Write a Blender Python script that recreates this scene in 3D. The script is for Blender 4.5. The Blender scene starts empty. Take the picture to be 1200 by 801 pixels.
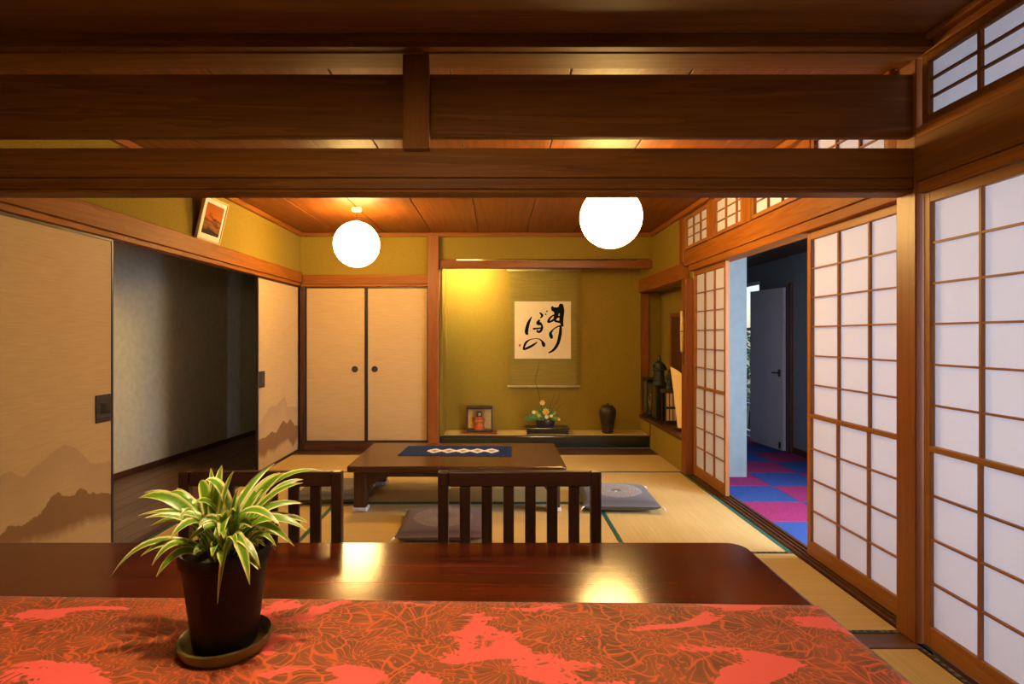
import bpy, bmesh, math, random
from mathutils import Vector, Matrix
random.seed(7)
scn = bpy.context.scene
COL = scn.collection

# ------------------------------------------------------------------ camera
F_PX, VPX, VPY, CAMZ = 660.0, 583.0, 394.0, 1.23
cam_d = bpy.data.cameras.new('camera'); cam = bpy.data.objects.new('camera', cam_d)
COL.objects.link(cam); scn.camera = cam
cam.location = (0, 0, CAMZ); cam.rotation_euler = (math.pi/2, 0, 0)
cam_d.sensor_width = 36; cam_d.lens = F_PX/1200*36
cam_d.shift_x = (600-VPX)/1200; cam_d.shift_y = -(400.5-VPY)/1200
cam_d.clip_start = 0.02

def P(x, y, d):
    return Vector(((x-VPX)/F_PX*d, d, CAMZ-(y-VPY)/F_PX*d))

# ------------------------------------------------------------------ world, lights, exposure
w = bpy.data.worlds.new('world'); scn.world = w; w.use_nodes = True
nt = w.node_tree; nt.nodes.clear()
wo = nt.nodes.new('ShaderNodeOutputWorld'); bg = nt.nodes.new('ShaderNodeBackground')
sky = nt.nodes.new('ShaderNodeTexSky'); sky.sky_type = 'NISHITA'; sky.sun_disc = False
sky.sun_elevation = math.radians(40); sky.sun_rotation = math.radians(120)
bg.inputs['Strength'].default_value = 0.25
nt.links.new(sky.outputs[0], bg.inputs[0]); nt.links.new(bg.outputs[0], wo.inputs[0])

def area(name, loc, rot, sx, sy, power, col):
    l = bpy.data.lights.new(name, 'AREA'); l.shape = 'RECTANGLE'; l.size = sx; l.size_y = sy
    l.energy = power; l.color = col
    o = bpy.data.objects.new(name, l); COL.objects.link(o); o.location = loc; o.rotation_euler = rot
    return o
DAY = (0.74, 0.81, 1.0)
# daylight in the veranda windows (right of both rooms) and at the far end of the hall
area('daylight_veranda', (3.25, 0.95, 1.25), (0, math.radians(90), 0), 1.9, 5.2, 470, DAY)
LAMP_L = 52.0; LAMP_C = (1.0, 0.60, 0.185)
PENDANT_L = 950.0
scn.view_settings.view_transform = 'Standard'; scn.view_settings.look = 'None'
scn.view_settings.exposure = 0.0; scn.view_settings.gamma = 1.0
scn.view_settings.use_curve_mapping = False

# ------------------------------------------------------------------ material helpers
MATS = {}
def newmat(name):
    m = bpy.data.materials.new(name); m.use_nodes = True
    t = m.node_tree
    b = t.nodes['Principled BSDF']
    return m, t, b
def N(t, typ, **kw):
    n = t.nodes.new(typ)
    for k, v in kw.items():
        if k.startswith('i_'):
            key = k[2:]
            n.inputs[int(key) if key.isdigit() else key].default_value = v
        else: setattr(n, k, v)
    return n
def L(t, a, b): t.links.new(a, b)
def ramp(t, stops, fac=None):
    r = t.nodes.new('ShaderNodeValToRGB'); e = r.color_ramp.elements
    while len(e) < len(stops): e.new(0.5)
    for i, (p, c) in enumerate(stops):
        e[i].position = p; e[i].color = (*c, 1) if len(c) == 3 else c
    if fac is not None: L(t, fac, r.inputs[0])
    return r
def math_n(t, op, a, b=None, c=None):
    n = t.nodes.new('ShaderNodeMath'); n.operation = op
    for i, v in enumerate((a, b, c)):
        if v is None: continue
        if isinstance(v, (int, float)): n.inputs[i].default_value = v
        else: L(t, v, n.inputs[i])
    return n.outputs[0]
def mixc(t, f, a, b):
    n = t.nodes.new('ShaderNodeMix'); n.data_type = 'RGBA'
    if isinstance(f, (int, float)): n.inputs[0].default_value = f
    else: L(t, f, n.inputs[0])
    for i, v in ((6, a), (7, b)):
        if isinstance(v, tuple): n.inputs[i].default_value = (*v, 1)
        else: L(t, v, n.inputs[i])
    return n.outputs[2]
def bump(t, b, h, strength=0.2, dist=0.002):
    n = N(t, 'ShaderNodeBump'); n.inputs['Strength'].default_value = strength; n.inputs['Distance'].default_value = dist
    L(t, h, n.inputs['Height']); L(t, n.outputs[0], b.inputs['Normal'])
def objco(t, scale=(1, 1, 1)):
    tc = N(t, 'ShaderNodeTexCoord'); mp = N(t, 'ShaderNodeMapping'); mp.inputs['Scale'].default_value = scale
    oi = N(t, 'ShaderNodeObjectInfo')
    va = N(t, 'ShaderNodeVectorMath', operation='MULTIPLY_ADD')
    cx = N(t, 'ShaderNodeCombineXYZ')
    for i in range(3): L(t, oi.outputs['Random'], cx.inputs[i])
    va.inputs[1].default_value = (37, 53, 71)
    L(t, cx.outputs[0], va.inputs[0]); L(t, tc.outputs['Object'], va.inputs[2])
    L(t, va.outputs[0], mp.inputs[0])
    return mp.outputs[0], oi.outputs['Random'], tc.outputs['Object']

def wood(name, dark, light, axis='X', rough=0.45, fine=60, coarse=7, coat=0.0, var=0.25, spec=0.5):
    key = name+axis
    if key in MATS: return MATS[key]
    m, t, b = newmat('wood_'+key)
    s = {'X': (0.05, 1, 1), 'Y': (1, 0.05, 1), 'Z': (1, 1, 0.05)}[axis]
    co, rnd, _ = objco(t, s)
    n1 = N(t, 'ShaderNodeTexNoise', i_Scale=coarse, i_Detail=4.0, i_Roughness=0.55, i_Distortion=0.6); L(t, co, n1.inputs['Vector'])
    n2 = N(t, 'ShaderNodeTexNoise', i_Scale=fine, i_Detail=3.0); L(t, co, n2.inputs['Vector'])
    rings = math_n(t, 'FRACT', math_n(t, 'MULTIPLY', n1.outputs[0], 7.0))
    v = math_n(t, 'ADD', math_n(t, 'MULTIPLY', rings, 0.35), math_n(t, 'MULTIPLY', n2.outputs[0], 0.75))
    v = math_n(t, 'ADD', v, math_n(t, 'MULTIPLY', math_n(t, 'SUBTRACT', rnd, 0.5), var))
    r = ramp(t, [(0.2, dark), (0.85, light)], v)
    L(t, r.outputs[0], b.inputs['Base Color'])
    b.inputs['Roughness'].default_value = rough
    b.inputs['Coat Weight'].default_value = coat; b.inputs['Coat Roughness'].default_value = 0.1
    b.inputs['Specular IOR Level'].default_value = spec
    bump(t, b, n2.outputs[0], 0.12, 0.001)
    MATS[key] = m; return m

def plain(name, col, rough=0.5, metal=0.0, noise=0.15, scale=30, bumpk=0.1, coat=0.0, spec=0.5):
    if name in MATS: return MATS[name]
    m, t, b = newmat(name)
    co, rnd, _ = objco(t)
    n1 = N(t, 'ShaderNodeTexNoise', i_Scale=float(scale), i_Detail=4.0); L(t, co, n1.inputs['Vector'])
    r = ramp(t, [(0.3, tuple(c*(1-noise) for c in col)), (0.7, tuple(min(1, c*(1+noise)) for c in col))], n1.outputs[0])
    L(t, r.outputs[0], b.inputs['Base Color'])
    b.inputs['Roughness'].default_value = rough; b.inputs['Metallic'].default_value = metal
    b.inputs['Coat Weight'].default_value = coat; b.inputs['Specular IOR Level'].default_value = spec
    if bumpk: bump(t, b, n1.outputs[0], bumpk, 0.002)
    MATS[name] = m; return m

def emis(name, col, strength, texture=True, base=(0.8, 0.75, 0.6)):
    m, t, b = newmat(name)
    co, rnd, _ = objco(t)
    n1 = N(t, 'ShaderNodeTexNoise', i_Scale=22.0, i_Detail=6.0, i_Roughness=0.7, i_Distortion=1.5); L(t, co, n1.inputs['Vector'])
    s = math_n(t, 'MULTIPLY_ADD', n1.outputs[0], strength*0.5, strength*0.75)
    if texture:
        n2 = N(t, 'ShaderNodeTexNoise', i_Scale=70.0, i_Detail=3.0, i_Distortion=2.0); L(t, co, n2.inputs['Vector'])
        sk = ramp(t, [(0.30, (0.014, 0.014, 0.014)), (0.36, (1, 1, 1))], n2.outputs[0])
        s = math_n(t, 'MULTIPLY', s, sk.outputs[0])
    b.inputs['Base Color'].default_value = (*base, 1); b.inputs['Roughness'].default_value = 0.9
    b.inputs['Emission Color'].default_value = (*col, 1); L(t, s, b.inputs['Emission Strength'])
    return m

# colours -------------------------------------------------------------
CEIL = lambda a: wood('ceiling', (0.115, 0.030, 0.003), (0.22, 0.066, 0.008), a, 0.5, 45, 5, spec=0.3)
CEILN = lambda a: wood('ceiling_front', (0.12, 0.046, 0.006), (0.22, 0.09, 0.014), a, 0.5, 45, 5)
BEAM = lambda a: wood('beam', (0.105, 0.033, 0.002), (0.20, 0.066, 0.005), a, 0.55, 60, 6, spec=0.2)
TRIM = lambda a: wood('trim', (0.20, 0.060, 0.006), (0.33, 0.112, 0.013), a, 0.55, 80, 7, spec=0.22)
POST = lambda a: wood('post', (0.16, 0.042, 0.006), (0.27, 0.078, 0.012), a, 0.4, 80, 7)
SHOJI = lambda a: wood('shoji', (0.22, 0.078, 0.011), (0.35, 0.135, 0.024), a, 0.5, 90, 8)
DARKW = lambda a: wood('darkwood', (0.035, 0.014, 0.007), (0.075, 0.028, 0.012), a, 0.35, 80, 8)
SILL = lambda a: wood('sillwood', (0.05, 0.018, 0.008), (0.11, 0.04, 0.015), a, 0.4, 80, 8)
CHAIR = lambda a: wood('chairwood', (0.018, 0.006, 0.003), (0.040, 0.013, 0.006), a, 0.35, 90, 8)
LACQ = lambda a: wood('lacquer', (0.022, 0.004, 0.002), (0.13, 0.018, 0.005), a, 0.15, 26, 6, coat=0.0, var=0.05, spec=0.32)
LOWT = lambda a: wood('lowtable', (0.045, 0.016, 0.006), (0.085, 0.032, 0.011), a, 0.24, 60, 6, coat=0.1, var=0.05)
PLANK = lambda a: wood('plank', (0.10, 0.052, 0.024), (0.20, 0.11, 0.055), a, 0.35, 60, 6)
M_OLIVE = plain('olive_plaster', (0.285, 0.200, 0.027), 0.95, noise=0.08, scale=90, bumpk=0.25, spec=0.1)
M_GREYWALL = plain('grey_plaster', (0.62, 0.61, 0.50), 0.6, noise=0.08, scale=20, bumpk=0.2, spec=0.25)
M_HALLWALL = plain('hall_wall_dark', (0.20, 0.225, 0.26), 0.9, noise=0.06, scale=20, spec=0.1)
M_PALEBLUE = plain('hall_wall_pale', (0.25, 0.32, 0.33), 0.9, noise=0.05, scale=12, spec=0.1)
M_BLACKFRAME = plain('black_lacquer', (0.03, 0.016, 0.012), 0.4, noise=0.1)
M_IRON = plain('dark_iron', (0.05, 0.042, 0.045), 0.55, 0.4, noise=0.5, scale=220, bumpk=0.9)
M_BLACK = plain('black_paint', (0.012, 0.012, 0.012), 0.35)
M_WHITEPAD = plain('white_pad', (0.75, 0.74, 0.78), 0.9)
M_OFFWHITE = plain('offwhite_panel', (0.75, 0.72, 0.6), 0.9, noise=0.04, spec=0.1)
M_HOUSE = plain('outer_shell', (0.35, 0.33, 0.3), 0.9)

def m_paper():
    m, t, b = newmat('shoji_paper')
    co, rnd, _ = objco(t)
    n1 = N(t, 'ShaderNodeTexNoise', i_Scale=60.0, i_Detail=5.0, i_Roughness=0.7, i_Distortion=2.0); L(t, co, n1.inputs['Vector'])
    r = ramp(t, [(0.3, (0.80, 0.80, 0.80)), (0.7, (0.88, 0.88, 0.88))], n1.outputs[0])
    d = N(t, 'ShaderNodeBsdfDiffuse'); tr = N(t, 'ShaderNodeBsdfTranslucent'); mx = N(t, 'ShaderNodeMixShader')
    L(t, mixc(t, 1.0, r.outputs[0], (0.66, 0.65, 0.66)), d.inputs[0]); L(t, mixc(t, 0.5, r.outputs[0], (0.80, 0.83, 0.92)), tr.inputs[0]); mx.inputs[0].default_value = 0.25
    L(t, d.outputs[0], mx.inputs[1]); L(t, tr.outputs[0], mx.inputs[2])
    L(t, mx.outputs[0], t.nodes['Material Output'].inputs[0]); return m
M_PAPER = m_paper()

def fcurve(t, val, pts):
    n = N(t, 'ShaderNodeFloatCurve'); c = n.mapping.curves[0]
    n.mapping.use_clip = False
    while len(c.points) < len(pts): c.points.new(0.5, 0.5)
    for p, (x, y) in zip(c.points, pts):
        p.location = (x, y); p.handle_type = 'VECTOR'
    n.mapping.update(); L(t, val, n.inputs['Value']); return n.outputs[0]

def m_fusuma(name, ridges=None, zc=0.0, yc=0.0, ylo=0.0, yhi=1.0):
    """cream woven paper; ridges = (far, near, near_bottom) lists of (y_world, z_world)"""
    m, t, b = newmat(name)
    co, rnd, raw = objco(t, (8, 8, 160))
    n1 = N(t, 'ShaderNodeTexNoise', i_Scale=1.0, i_Detail=3.0); L(t, co, n1.inputs['Vector'])
    r = ramp(t, [(0.3, (0.49, 0.345, 0.165)), (0.7, (0.55, 0.395, 0.20))], n1.outputs[0])
    col = r.outputs[0]
    if ridges:
        sp = N(t, 'ShaderNodeSeparateXYZ'); L(t, raw, sp.inputs[0])
        u = math_n(t, 'DIVIDE', math_n(t, 'ADD', sp.outputs[1], yc-ylo), yhi-ylo)
        z = math_n(t, 'ADD', sp.outputs[2], zc)
        jn = N(t, 'ShaderNodeTexNoise', i_Scale=26.0, i_Detail=5.0, i_Roughness=0.65); L(t, raw, jn.inputs['Vector'])
        j = math_n(t, 'MULTIPLY', math_n(t, 'SUBTRACT', jn.outputs[0], 0.5), 0.055)
        zz = math_n(t, 'ADD', z, j)
        def mask(pts):
            h = fcurve(t, u, [((y-ylo)/(yhi-ylo), zv) for y, zv in pts])
            return h
        def soft(d, k):
            n = N(t, 'ShaderNodeClamp'); L(t, math_n(t, 'MULTIPLY', d, k), n.inputs[0]); return n.outputs[0]
        far, near, low = [mask(q) for q in ridges]
        fd = math_n(t, 'SUBTRACT', far, zz)
        mf = math_n(t, 'MULTIPLY', soft(fd, 150.0), math_n(t, 'SUBTRACT', 1.0, math_n(t, 'MULTIPLY', soft(fd, 4.5), 0.85)))
        col = mixc(t, math_n(t, 'MULTIPLY', mf, 0.75), col, (0.40, 0.27, 0.15))
        mist = soft(math_n(t, 'SUBTRACT', low, zz), 18.0)
        mn = math_n(t, 'MULTIPLY', soft(math_n(t, 'SUBTRACT', near, zz), 200.0), math_n(t, 'SUBTRACT', 1.0, mist))
        col = mixc(t, math_n(t, 'MULTIPLY', mn, 0.92), col, (0.22, 0.115, 0.045))
    L(t, col, b.inputs['Base Color']); b.inputs['Roughness'].default_value = 0.75
    b.inputs['Specular IOR Level'].default_value = 0.3
    bump(t, b, n1.outputs[0], 0.15, 0.001)
    return m
M_FUSUMA = m_fusuma('closet_paper')

def m_tatami(axis):
    m, t, b = newmat('tatami_'+axis)
    sc = (3, 260, 3) if axis == 'X' else (260, 3, 3)
    co, rnd, raw = objco(t, sc)
    n1 = N(t, 'ShaderNodeTexNoise', i_Scale=1.0, i_Detail=2.0); L(t, co, n1.inputs['Vector'])
    n2 = N(t, 'ShaderNodeTexNoise', i_Scale=2.5, i_Detail=3.0); L(t, raw, n2.inputs['Vector'])
    v = math_n(t, 'ADD', math_n(t, 'MULTIPLY', n1.outputs[0], 0.7), math_n(t, 'MULTIPLY', n2.outputs[0], 0.3))
    v = math_n(t, 'ADD', v, math_n(t, 'MULTIPLY', math_n(t, 'SUBTRACT', rnd, 0.5), 0.15))
    r = ramp(t, [(0.3, (0.50, 0.35, 0.12)), (0.7, (0.64, 0.47, 0.19))], v)
    L(t, r.outputs[0], b.inputs['Base Color']); b.inputs['Roughness'].default_value = 0.6
    b.inputs['Specular IOR Level'].default_value = 0.3
    bump(t, b, n1.outputs[0], 0.3, 0.001); return m
M_TATX, M_TATY = m_tatami('X'), m_tatami('Y')
def m_heri(name, c1, c2, k):
    m, t, b = newmat(name)
    co, rnd, raw = objco(t)
    ck = N(t, 'ShaderNodeTexVoronoi', i_Scale=k, feature='F1'); ck.inputs['Randomness'].default_value = 0.3; L(t, raw, ck.inputs['Vector'])
    r = ramp(t, [(0.28, c2), (0.36, c1)], ck.outputs['Distance'])
    L(t, r.outputs[0], b.inputs['Base Color']); b.inputs['Roughness'].default_value = 0.6; return m
M_HERI = m_heri('green_border', (0.008, 0.12, 0.085), (0.01, 0.03, 0.024), 55.0)
M_HERIN = m_heri('black_gold_border', (0.012, 0.013, 0.010), (0.16, 0.12, 0.04), 30.0)
M_HERID = m_heri('dark_border', (0.02, 0.022, 0.016), (0.12, 0.09, 0.03), 40.0)
def m_carpet(name, c):
    m, t, b = newmat(name)
    co, rnd, raw = objco(t)
    n1 = N(t, 'ShaderNodeTexNoise', i_Scale=160.0, i_Detail=2.0); L(t, co, n1.inputs['Vector'])
    r = ramp(t, [(0.3, tuple(x*0.65 for x in c)), (0.7, tuple(x*1.35 for x in c))], n1.outputs[0])
    L(t, r.outputs[0], b.inputs['Base Color']); b.inputs['Roughness'].default_value = 1.0
    b.inputs['Specular IOR Level'].default_value = 0.05
    bump(t, b, n1.outputs[0], 0.6, 0.004); return m
M_CBLUE = m_carpet('carpet_blue', (0.04, 0.085, 0.30)); M_CPINK = m_carpet('carpet_magenta', (0.29, 0.036, 0.14))

def m_damask():
    m, t, b = newmat('damask_cloth')
    tc = N(t, 'ShaderNodeTexCoord'); O = tc.outputs['Object']
    def noise(scale, detail=2.0, dist=0.0, vec=O, rough=0.5):
        n = N(t, 'ShaderNodeTexNoise', i_Scale=scale, i_Detail=detail, i_Distortion=dist, i_Roughness=rough); L(t, vec, n.inputs['Vector']); return n
    wn = noise(9.0, 2.0)
    wv = N(t, 'ShaderNodeVectorMath', operation='MULTIPLY_ADD'); wv.inputs[1].default_value = (0.09, 0.09, 0)
    L(t, wn.outputs['Color'], wv.inputs[0]); L(t, O, wv.inputs[2]); WV = wv.outputs[0]
    # peony heads: cells with curling feather petals round each centre
    vo = N(t, 'ShaderNodeTexVoronoi', i_Scale=5.5, feature='F1', voronoi_dimensions='2D'); L(t, WV, vo.inputs['Vector'])
    ps = N(t, 'ShaderNodeVectorMath', operation='SUBTRACT'); L(t, WV, ps.inputs[0]); L(t, vo.outputs['Position'], ps.inputs[1])
    sp = N(t, 'ShaderNodeSeparateXYZ'); L(t, ps.outputs[0], sp.inputs[0])
    ang = math_n(t, 'ARCTAN2', sp.outputs[1], sp.outputs[0])
    ln = N(t, 'ShaderNodeVectorMath', operation='LENGTH'); L(t, ps.outputs[0], ln.inputs[0]); rad = ln.outputs['Value']
    n3 = noise(16.0, 1.0)
    uu = math_n(t, 'ADD', math_n(t, 'MULTIPLY', ang, 2.6), math_n(t, 'MULTIPLY', rad, 14.0))
    vv = math_n(t, 'ADD', math_n(t, 'MULTIPLY', rad, 46.0), math_n(t, 'MULTIPLY', n3.outputs[0], 1.2))
    cv = N(t, 'ShaderNodeCombineXYZ'); L(t, uu, cv.inputs[0]); L(t, math_n(t, 'MULTIPLY', vv, 0.62), cv.inputs[1])
    vp = N(t, 'ShaderNodeTexVoronoi', i_Scale=1.0, feature='DISTANCE_TO_EDGE', voronoi_dimensions='2D'); vp.inputs['Randomness'].default_value = 0.55; L(t, cv.outputs[0], vp.inputs['Vector'])
    le_ = ramp(t, [(0.04, (1, 1, 1)), (0.10, (0, 0, 0))], vp.outputs['Distance']).outputs[0]
    pet = math_n(t, 'SINE', math_n(t, 'ADD', math_n(t, 'MULTIPLY', uu, 14.0), math_n(t, 'MULTIPLY', n3.outputs[0], 8.0)))
    ve_ = ramp(t, [(0.80, (0, 0, 0)), (0.95, (0.65, 0.65, 0.65))], pet).outputs[0]
    line1 = math_n(t, 'MAXIMUM', le_, ve_)
    # scale-like buds
    vs_ = N(t, 'ShaderNodeTexVoronoi', i_Scale=75.0, feature='F1', voronoi_dimensions='2D'); L(t, WV, vs_.inputs['Vector'])
    rg = math_n(t, 'ABSOLUTE', math_n(t, 'SUBTRACT', vs_.outputs['Distance'], 0.42))
    line2 = ramp(t, [(0.04, (1, 1, 1)), (0.10, (0, 0, 0))], rg).outputs[0]
    # leaf veins
    wt = N(t, 'ShaderNodeTexWave', i_Scale=24.0, i_Distortion=9.0, i_Detail=2.0); wt.inputs['Detail Scale'].default_value = 2.5; L(t, O, wt.inputs['Vector'])
    line3 = ramp(t, [(0.80, (0, 0, 0)), (0.93, (0.8, 0.8, 0.8))], wt.outputs[0]).outputs[0]
    sel = noise(7.0, 1.0); selb = noise(8.0, 1.0, 0.0, WV)
    lines = mixc(t, ramp(t, [(0.54, (0, 0, 0)), (0.56, (1, 1, 1))], sel.outputs[0]).outputs[0], line1, line2)
    lines = mixc(t, ramp(t, [(0.60, (0, 0, 0)), (0.62, (1, 1, 1))], selb.outputs[0]).outputs[0], lines, line3)
    gm = N(t, 'ShaderNodeMapping'); gm.inputs['Scale'].default_value = (0.75, 1.5, 1); gm.inputs['Rotation'].default_value = (0, 0, 0.35); L(t, O, gm.inputs[0])
    gn = noise(6.0, 2.0, 0.8, gm.outputs[0])
    edge = math_n(t, 'ADD', gn.outputs[0], math_n(t, 'MULTIPLY', pet, 0.010))
    edge = math_n(t, 'ADD', edge, math_n(t, 'MULTIPLY', math_n(t, 'SUBTRACT', 0.4, vs_.outputs['Distance']), 0.05))
    mask = ramp(t, [(0.408, (0, 0, 0)), (0.418, (1, 1, 1))], edge)
    tone = noise(14.0, 2.0)
    brown = ramp(t, [(0.35, (0.17, 0.040, 0.007)), (0.65, (0.34, 0.066, 0.011))], tone.outputs[0])
    motif = mixc(t, math_n(t, 'MULTIPLY', lines, 0.85), brown.outputs[0], (0.74, 0.105, 0.016))
    col = mixc(t, mask.outputs[0], (0.92, 0.105, 0.088), motif)
    fine = noise(500.0, 1.0)
    L(t, col, b.inputs['Base Color']); b.inputs['Roughness'].default_value = 0.62
    b.inputs['Specular IOR Level'].default_value = 0.35; b.inputs['Sheen Weight'].default_value = 0.15
    bump(t, b, fine.outputs[0], 0.25, 0.0008); return m
M_CLOTH = m_damask()

# ------------------------------------------------------------------ object helpers
WL = {}
CACHE = {}
def link(o, parent=None, wloc=Vector((0, 0, 0)), local=False):
    COL.objects.link(o)
    if parent is not None:
        o.parent = parent
        o.location = wloc if local else wloc - WL[parent]
        WL[o] = wloc + WL[parent] if local else wloc.copy()
    else:
        o.location = wloc; WL[o] = wloc.copy()
    return o
def tag(o, label=None, cat=None, group=None, kind=None):
    if label: o['label'] = label
    if cat: o['category'] = cat
    if group: o['group'] = group
    if kind: o['kind'] = kind
    return o
def thing(name, label, cat, loc, rz=0.0, group=None, kind=None):
    o = bpy.data.objects.new(name, None); o.empty_display_size = 0.05
    link(o, None, Vector(loc)); o.rotation_euler = (0, 0, rz)
    return tag(o, label, cat, group, kind)
def box(name, x0, x1, y0, y1, z0, z1, mat, parent=None, bev=0.0, local=False):
    d = (round(x1-x0, 5), round(y1-y0, 5), round(z1-z0, 5))
    key = (d, mat.name, bev)
    me = CACHE.get(key)
    if me is None:
        bm = bmesh.new(); bmesh.ops.create_cube(bm, size=1.0)
        for v in bm.verts: v.co = Vector((v.co.x*d[0], v.co.y*d[1], v.co.z*d[2]))
        if bev > 0:
            bmesh.ops.bevel(bm, geom=bm.edges[:], offset=min(bev, 0.45*min(d)), segments=2, profile=0.5, affect='EDGES')
        me = bpy.data.meshes.new(name); bm.to_mesh(me); bm.free(); me.materials.append(mat)
        CACHE[key] = me
    o = bpy.data.objects.new(name, me)
    return link(o, parent, Vector(((x0+x1)/2, (y0+y1)/2, (z0+z1)/2)), local)
def mesh(name, verts, faces, mat, parent=None, smooth=False, uvs=None, local=False, origin=None):
    vs = [Vector(v) for v in verts]
    lo = Vector([min(v[i] for v in vs) for i in range(3)]); hi = Vector([max(v[i] for v in vs) for i in range(3)])
    c = origin if origin is not None else (lo+hi)/2
    me = bpy.data.meshes.new(name); me.from_pydata([v-c for v in vs], [], faces)
    bm = bmesh.new(); bm.from_mesh(me); bmesh.ops.recalc_face_normals(bm, faces=bm.faces[:]); 
    if uvs:
        ul = bm.loops.layers.uv.new('UVMap'); bm.verts.ensure_lookup_table()
        for f in bm.faces:
            for lp in f.loops: lp[ul].uv = uvs[lp.vert.index]
    bm.to_mesh(me); bm.free()
    me.materials.append(mat)
    if smooth:
        for p in me.polygons: p.use_smooth = True
    o = bpy.data.objects.new(name, me)
    return link(o, parent, c, local)
def lathe(name, prof, c, mat, parent=None, seg=32, smooth=True, local=False):
    """prof: list of (radius, z) relative to c"""
    vs, fs = [], []
    for r, z in prof:
        for k in range(seg):
            a = 2*math.pi*k/seg
            vs.append((c[0]+r*math.cos(a), c[1]+r*math.sin(a), c[2]+z))
    n = len(prof)
    for i in range(n-1):
        for k in range(seg):
            k2 = (k+1) % seg
            fs.append((i*seg+k, i*seg+k2, (i+1)*seg+k2, (i+1)*seg+k))
    if prof[0][0] > 1e-6: fs.append(tuple(range(seg))[::-1])
    if prof[-1][0] > 1e-6: fs.append(tuple((n-1)*seg+k for k in range(seg)))
    o = mesh(name, vs, fs, mat, parent, smooth, local=local)
    if smooth:
        me = o.data
        try: me.set_sharp_from_angle(angle=math.radians(40))
        except Exception: pass
    return o
def tube(name, pts, rad, mat, parent=None, seg=8, local=False):
    pts = [Vector(p) for p in pts]
    if not isinstance(rad, (list, tuple)): rad = [rad]*len(pts)
    vs, fs = [], []
    for i, p in enumerate(pts):
        d = (pts[min(i+1, len(pts)-1)]-pts[max(i-1, 0)]).normalized()
        a = d.orthogonal().normalized() if abs(d.z) > 0.9 else d.cross(Vector((0, 0, 1))).normalized()
        b = d.cross(a)
        for k in range(seg):
            th = 2*math.pi*k/seg
            vs.append(p + (a*math.cos(th)+b*math.sin(th))*rad[i])
    for i in range(len(pts)-1):
        for k in range(seg):
            k2 = (k+1) % seg
            fs.append((i*seg+k, i*seg+k2, (i+1)*seg+k2, (i+1)*seg+k))
    fs.append(tuple(range(seg))); fs.append(tuple((len(pts)-1)*seg+k for k in range(seg)))
    return mesh(name, vs, fs, mat, parent, True, local=local)
def sphere(name, c, r, mat, parent=None, sx=1, sy=1, sz=1, seg=24, rings=16, local=False):
    bm = bmesh.new(); bmesh.ops.create_uvsphere(bm, u_segments=seg, v_segments=rings, radius=1.0)
    for v in bm.verts: v.co = Vector((v.co.x*r*sx, v.co.y*r*sy, v.co.z*r*sz))
    me = bpy.data.meshes.new(name); bm.to_mesh(me); bm.free(); me.materials.append(mat)
    for p in me.polygons: p.use_smooth = True
    o = bpy.data.objects.new(name, me); return link(o, parent, Vector(c), local)
TN = [0]
def trim(label, x0, x1, y0, y1, z0, z1, mat, bev=0.004):
    TN[0] += 1
    o = box('trim_%d' % TN[0], x0, x1, y0, y1, z0, z1, mat, None, bev)
    return tag(o, label, 'trim', None, 'structure')
def wall(name, label, x0, x1, y0, y1, z0, z1, mat, cat='wall'):
    return tag(box(name, x0, x1, y0, y1, z0, z1, mat), label, cat, None, 'structure')

# ------------------------------------------------------------------ dimensions
XL, XR = -2.135, 1.68           # room faces
YP, YB = 2.25, 6.10             # partition, back wall
ZC = 2.35                       # back room ceiling
ZN = 2.39                       # front room ceiling
Y0 = -1.6                       # front room end

# ================================================================== SETTING
# --- floors -----------------------------------------------------------
fl = tag(box('floor', XL, XR, Y0, 6.27, -0.12, -0.045, M_HOUSE), 'tatami floor of the two joined rooms', 'floor', None, 'structure')
def tatami(x0, x1, y0, y1, axis, heri):
    g = 0.0015
    m = box('tatami_mat', x0+g, x1-g, y0+g, y1-g, -0.045, 0.0, M_TATX if axis == 'X' else M_TATY, fl, 0.002)
    h = 0.028
    if axis == 'X':
        box('cloth_border', x0+g, x1-g, y0+g, y0+h, 0.0002, 0.0018, heri, m); box('cloth_border', x0+g, x1-g, y1-h, y1-g, 0.0002, 0.0018, heri, m)
    else:
        box('cloth_border', x0+g, x0+h, y0+g, y1-g, 0.0002, 0.0018, heri, m); box('cloth_border', x1-h, x1-g, y0+g, y1-g, 0.0002, 0.0018, heri, m)
ya, yb, yc, yd, ye = 2.33, 3.22, 4.16, 5.10, 5.88
xm = (XL+XR)/2
xa, xb = XL+0.955, XR-0.955
tatami(XL, xm, yd, ye, 'X', M_HERID); tatami(xm, XR, yd, ye, 'X', M_HERID)
tatami(XL, xa, yb, yd, 'Y', M_HERI); tatami(xb, XR, yb, yd, 'Y', M_HERI)
tatami(xa, xb, yc, yd, 'X', M_HERI); tatami(xa, xb, yb, yc, 'X', M_HERI)
tatami(XL, xm, ya, yb, 'X', M_HERIN); tatami(xm, XR, ya, yb, 'X', M_HERIN)
for (a, b_, c, d, ax) in ((xb, XR, 0.32, 2.22, 'Y'), (XL, xa, 0.32, 2.22, 'Y'), (xa, xb, 1.27, 2.22, 'X'), (xa, xb, 0.32, 1.27, 'X'),
                          (XL, xm, -0.63, 0.32, 'X'), (xm, XR, -0.63, 0.32, 'X'), (XL, xm, Y0, -0.63, 'X'), (xm, XR, Y0, -0.63, 'X')):
    tatami(a, b_, c, d, ax, M_HERIN)
trim('dark wooden threshold board between the two tatami rooms', XL, XR, 2.223, 2.327, -0.045, 0.001, SILL('X'))
trim('dark wooden floor strip along the closet and the alcove', XL, XR, 5.883, 6.198, -0.045, 0.002, SILL('X'))

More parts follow.
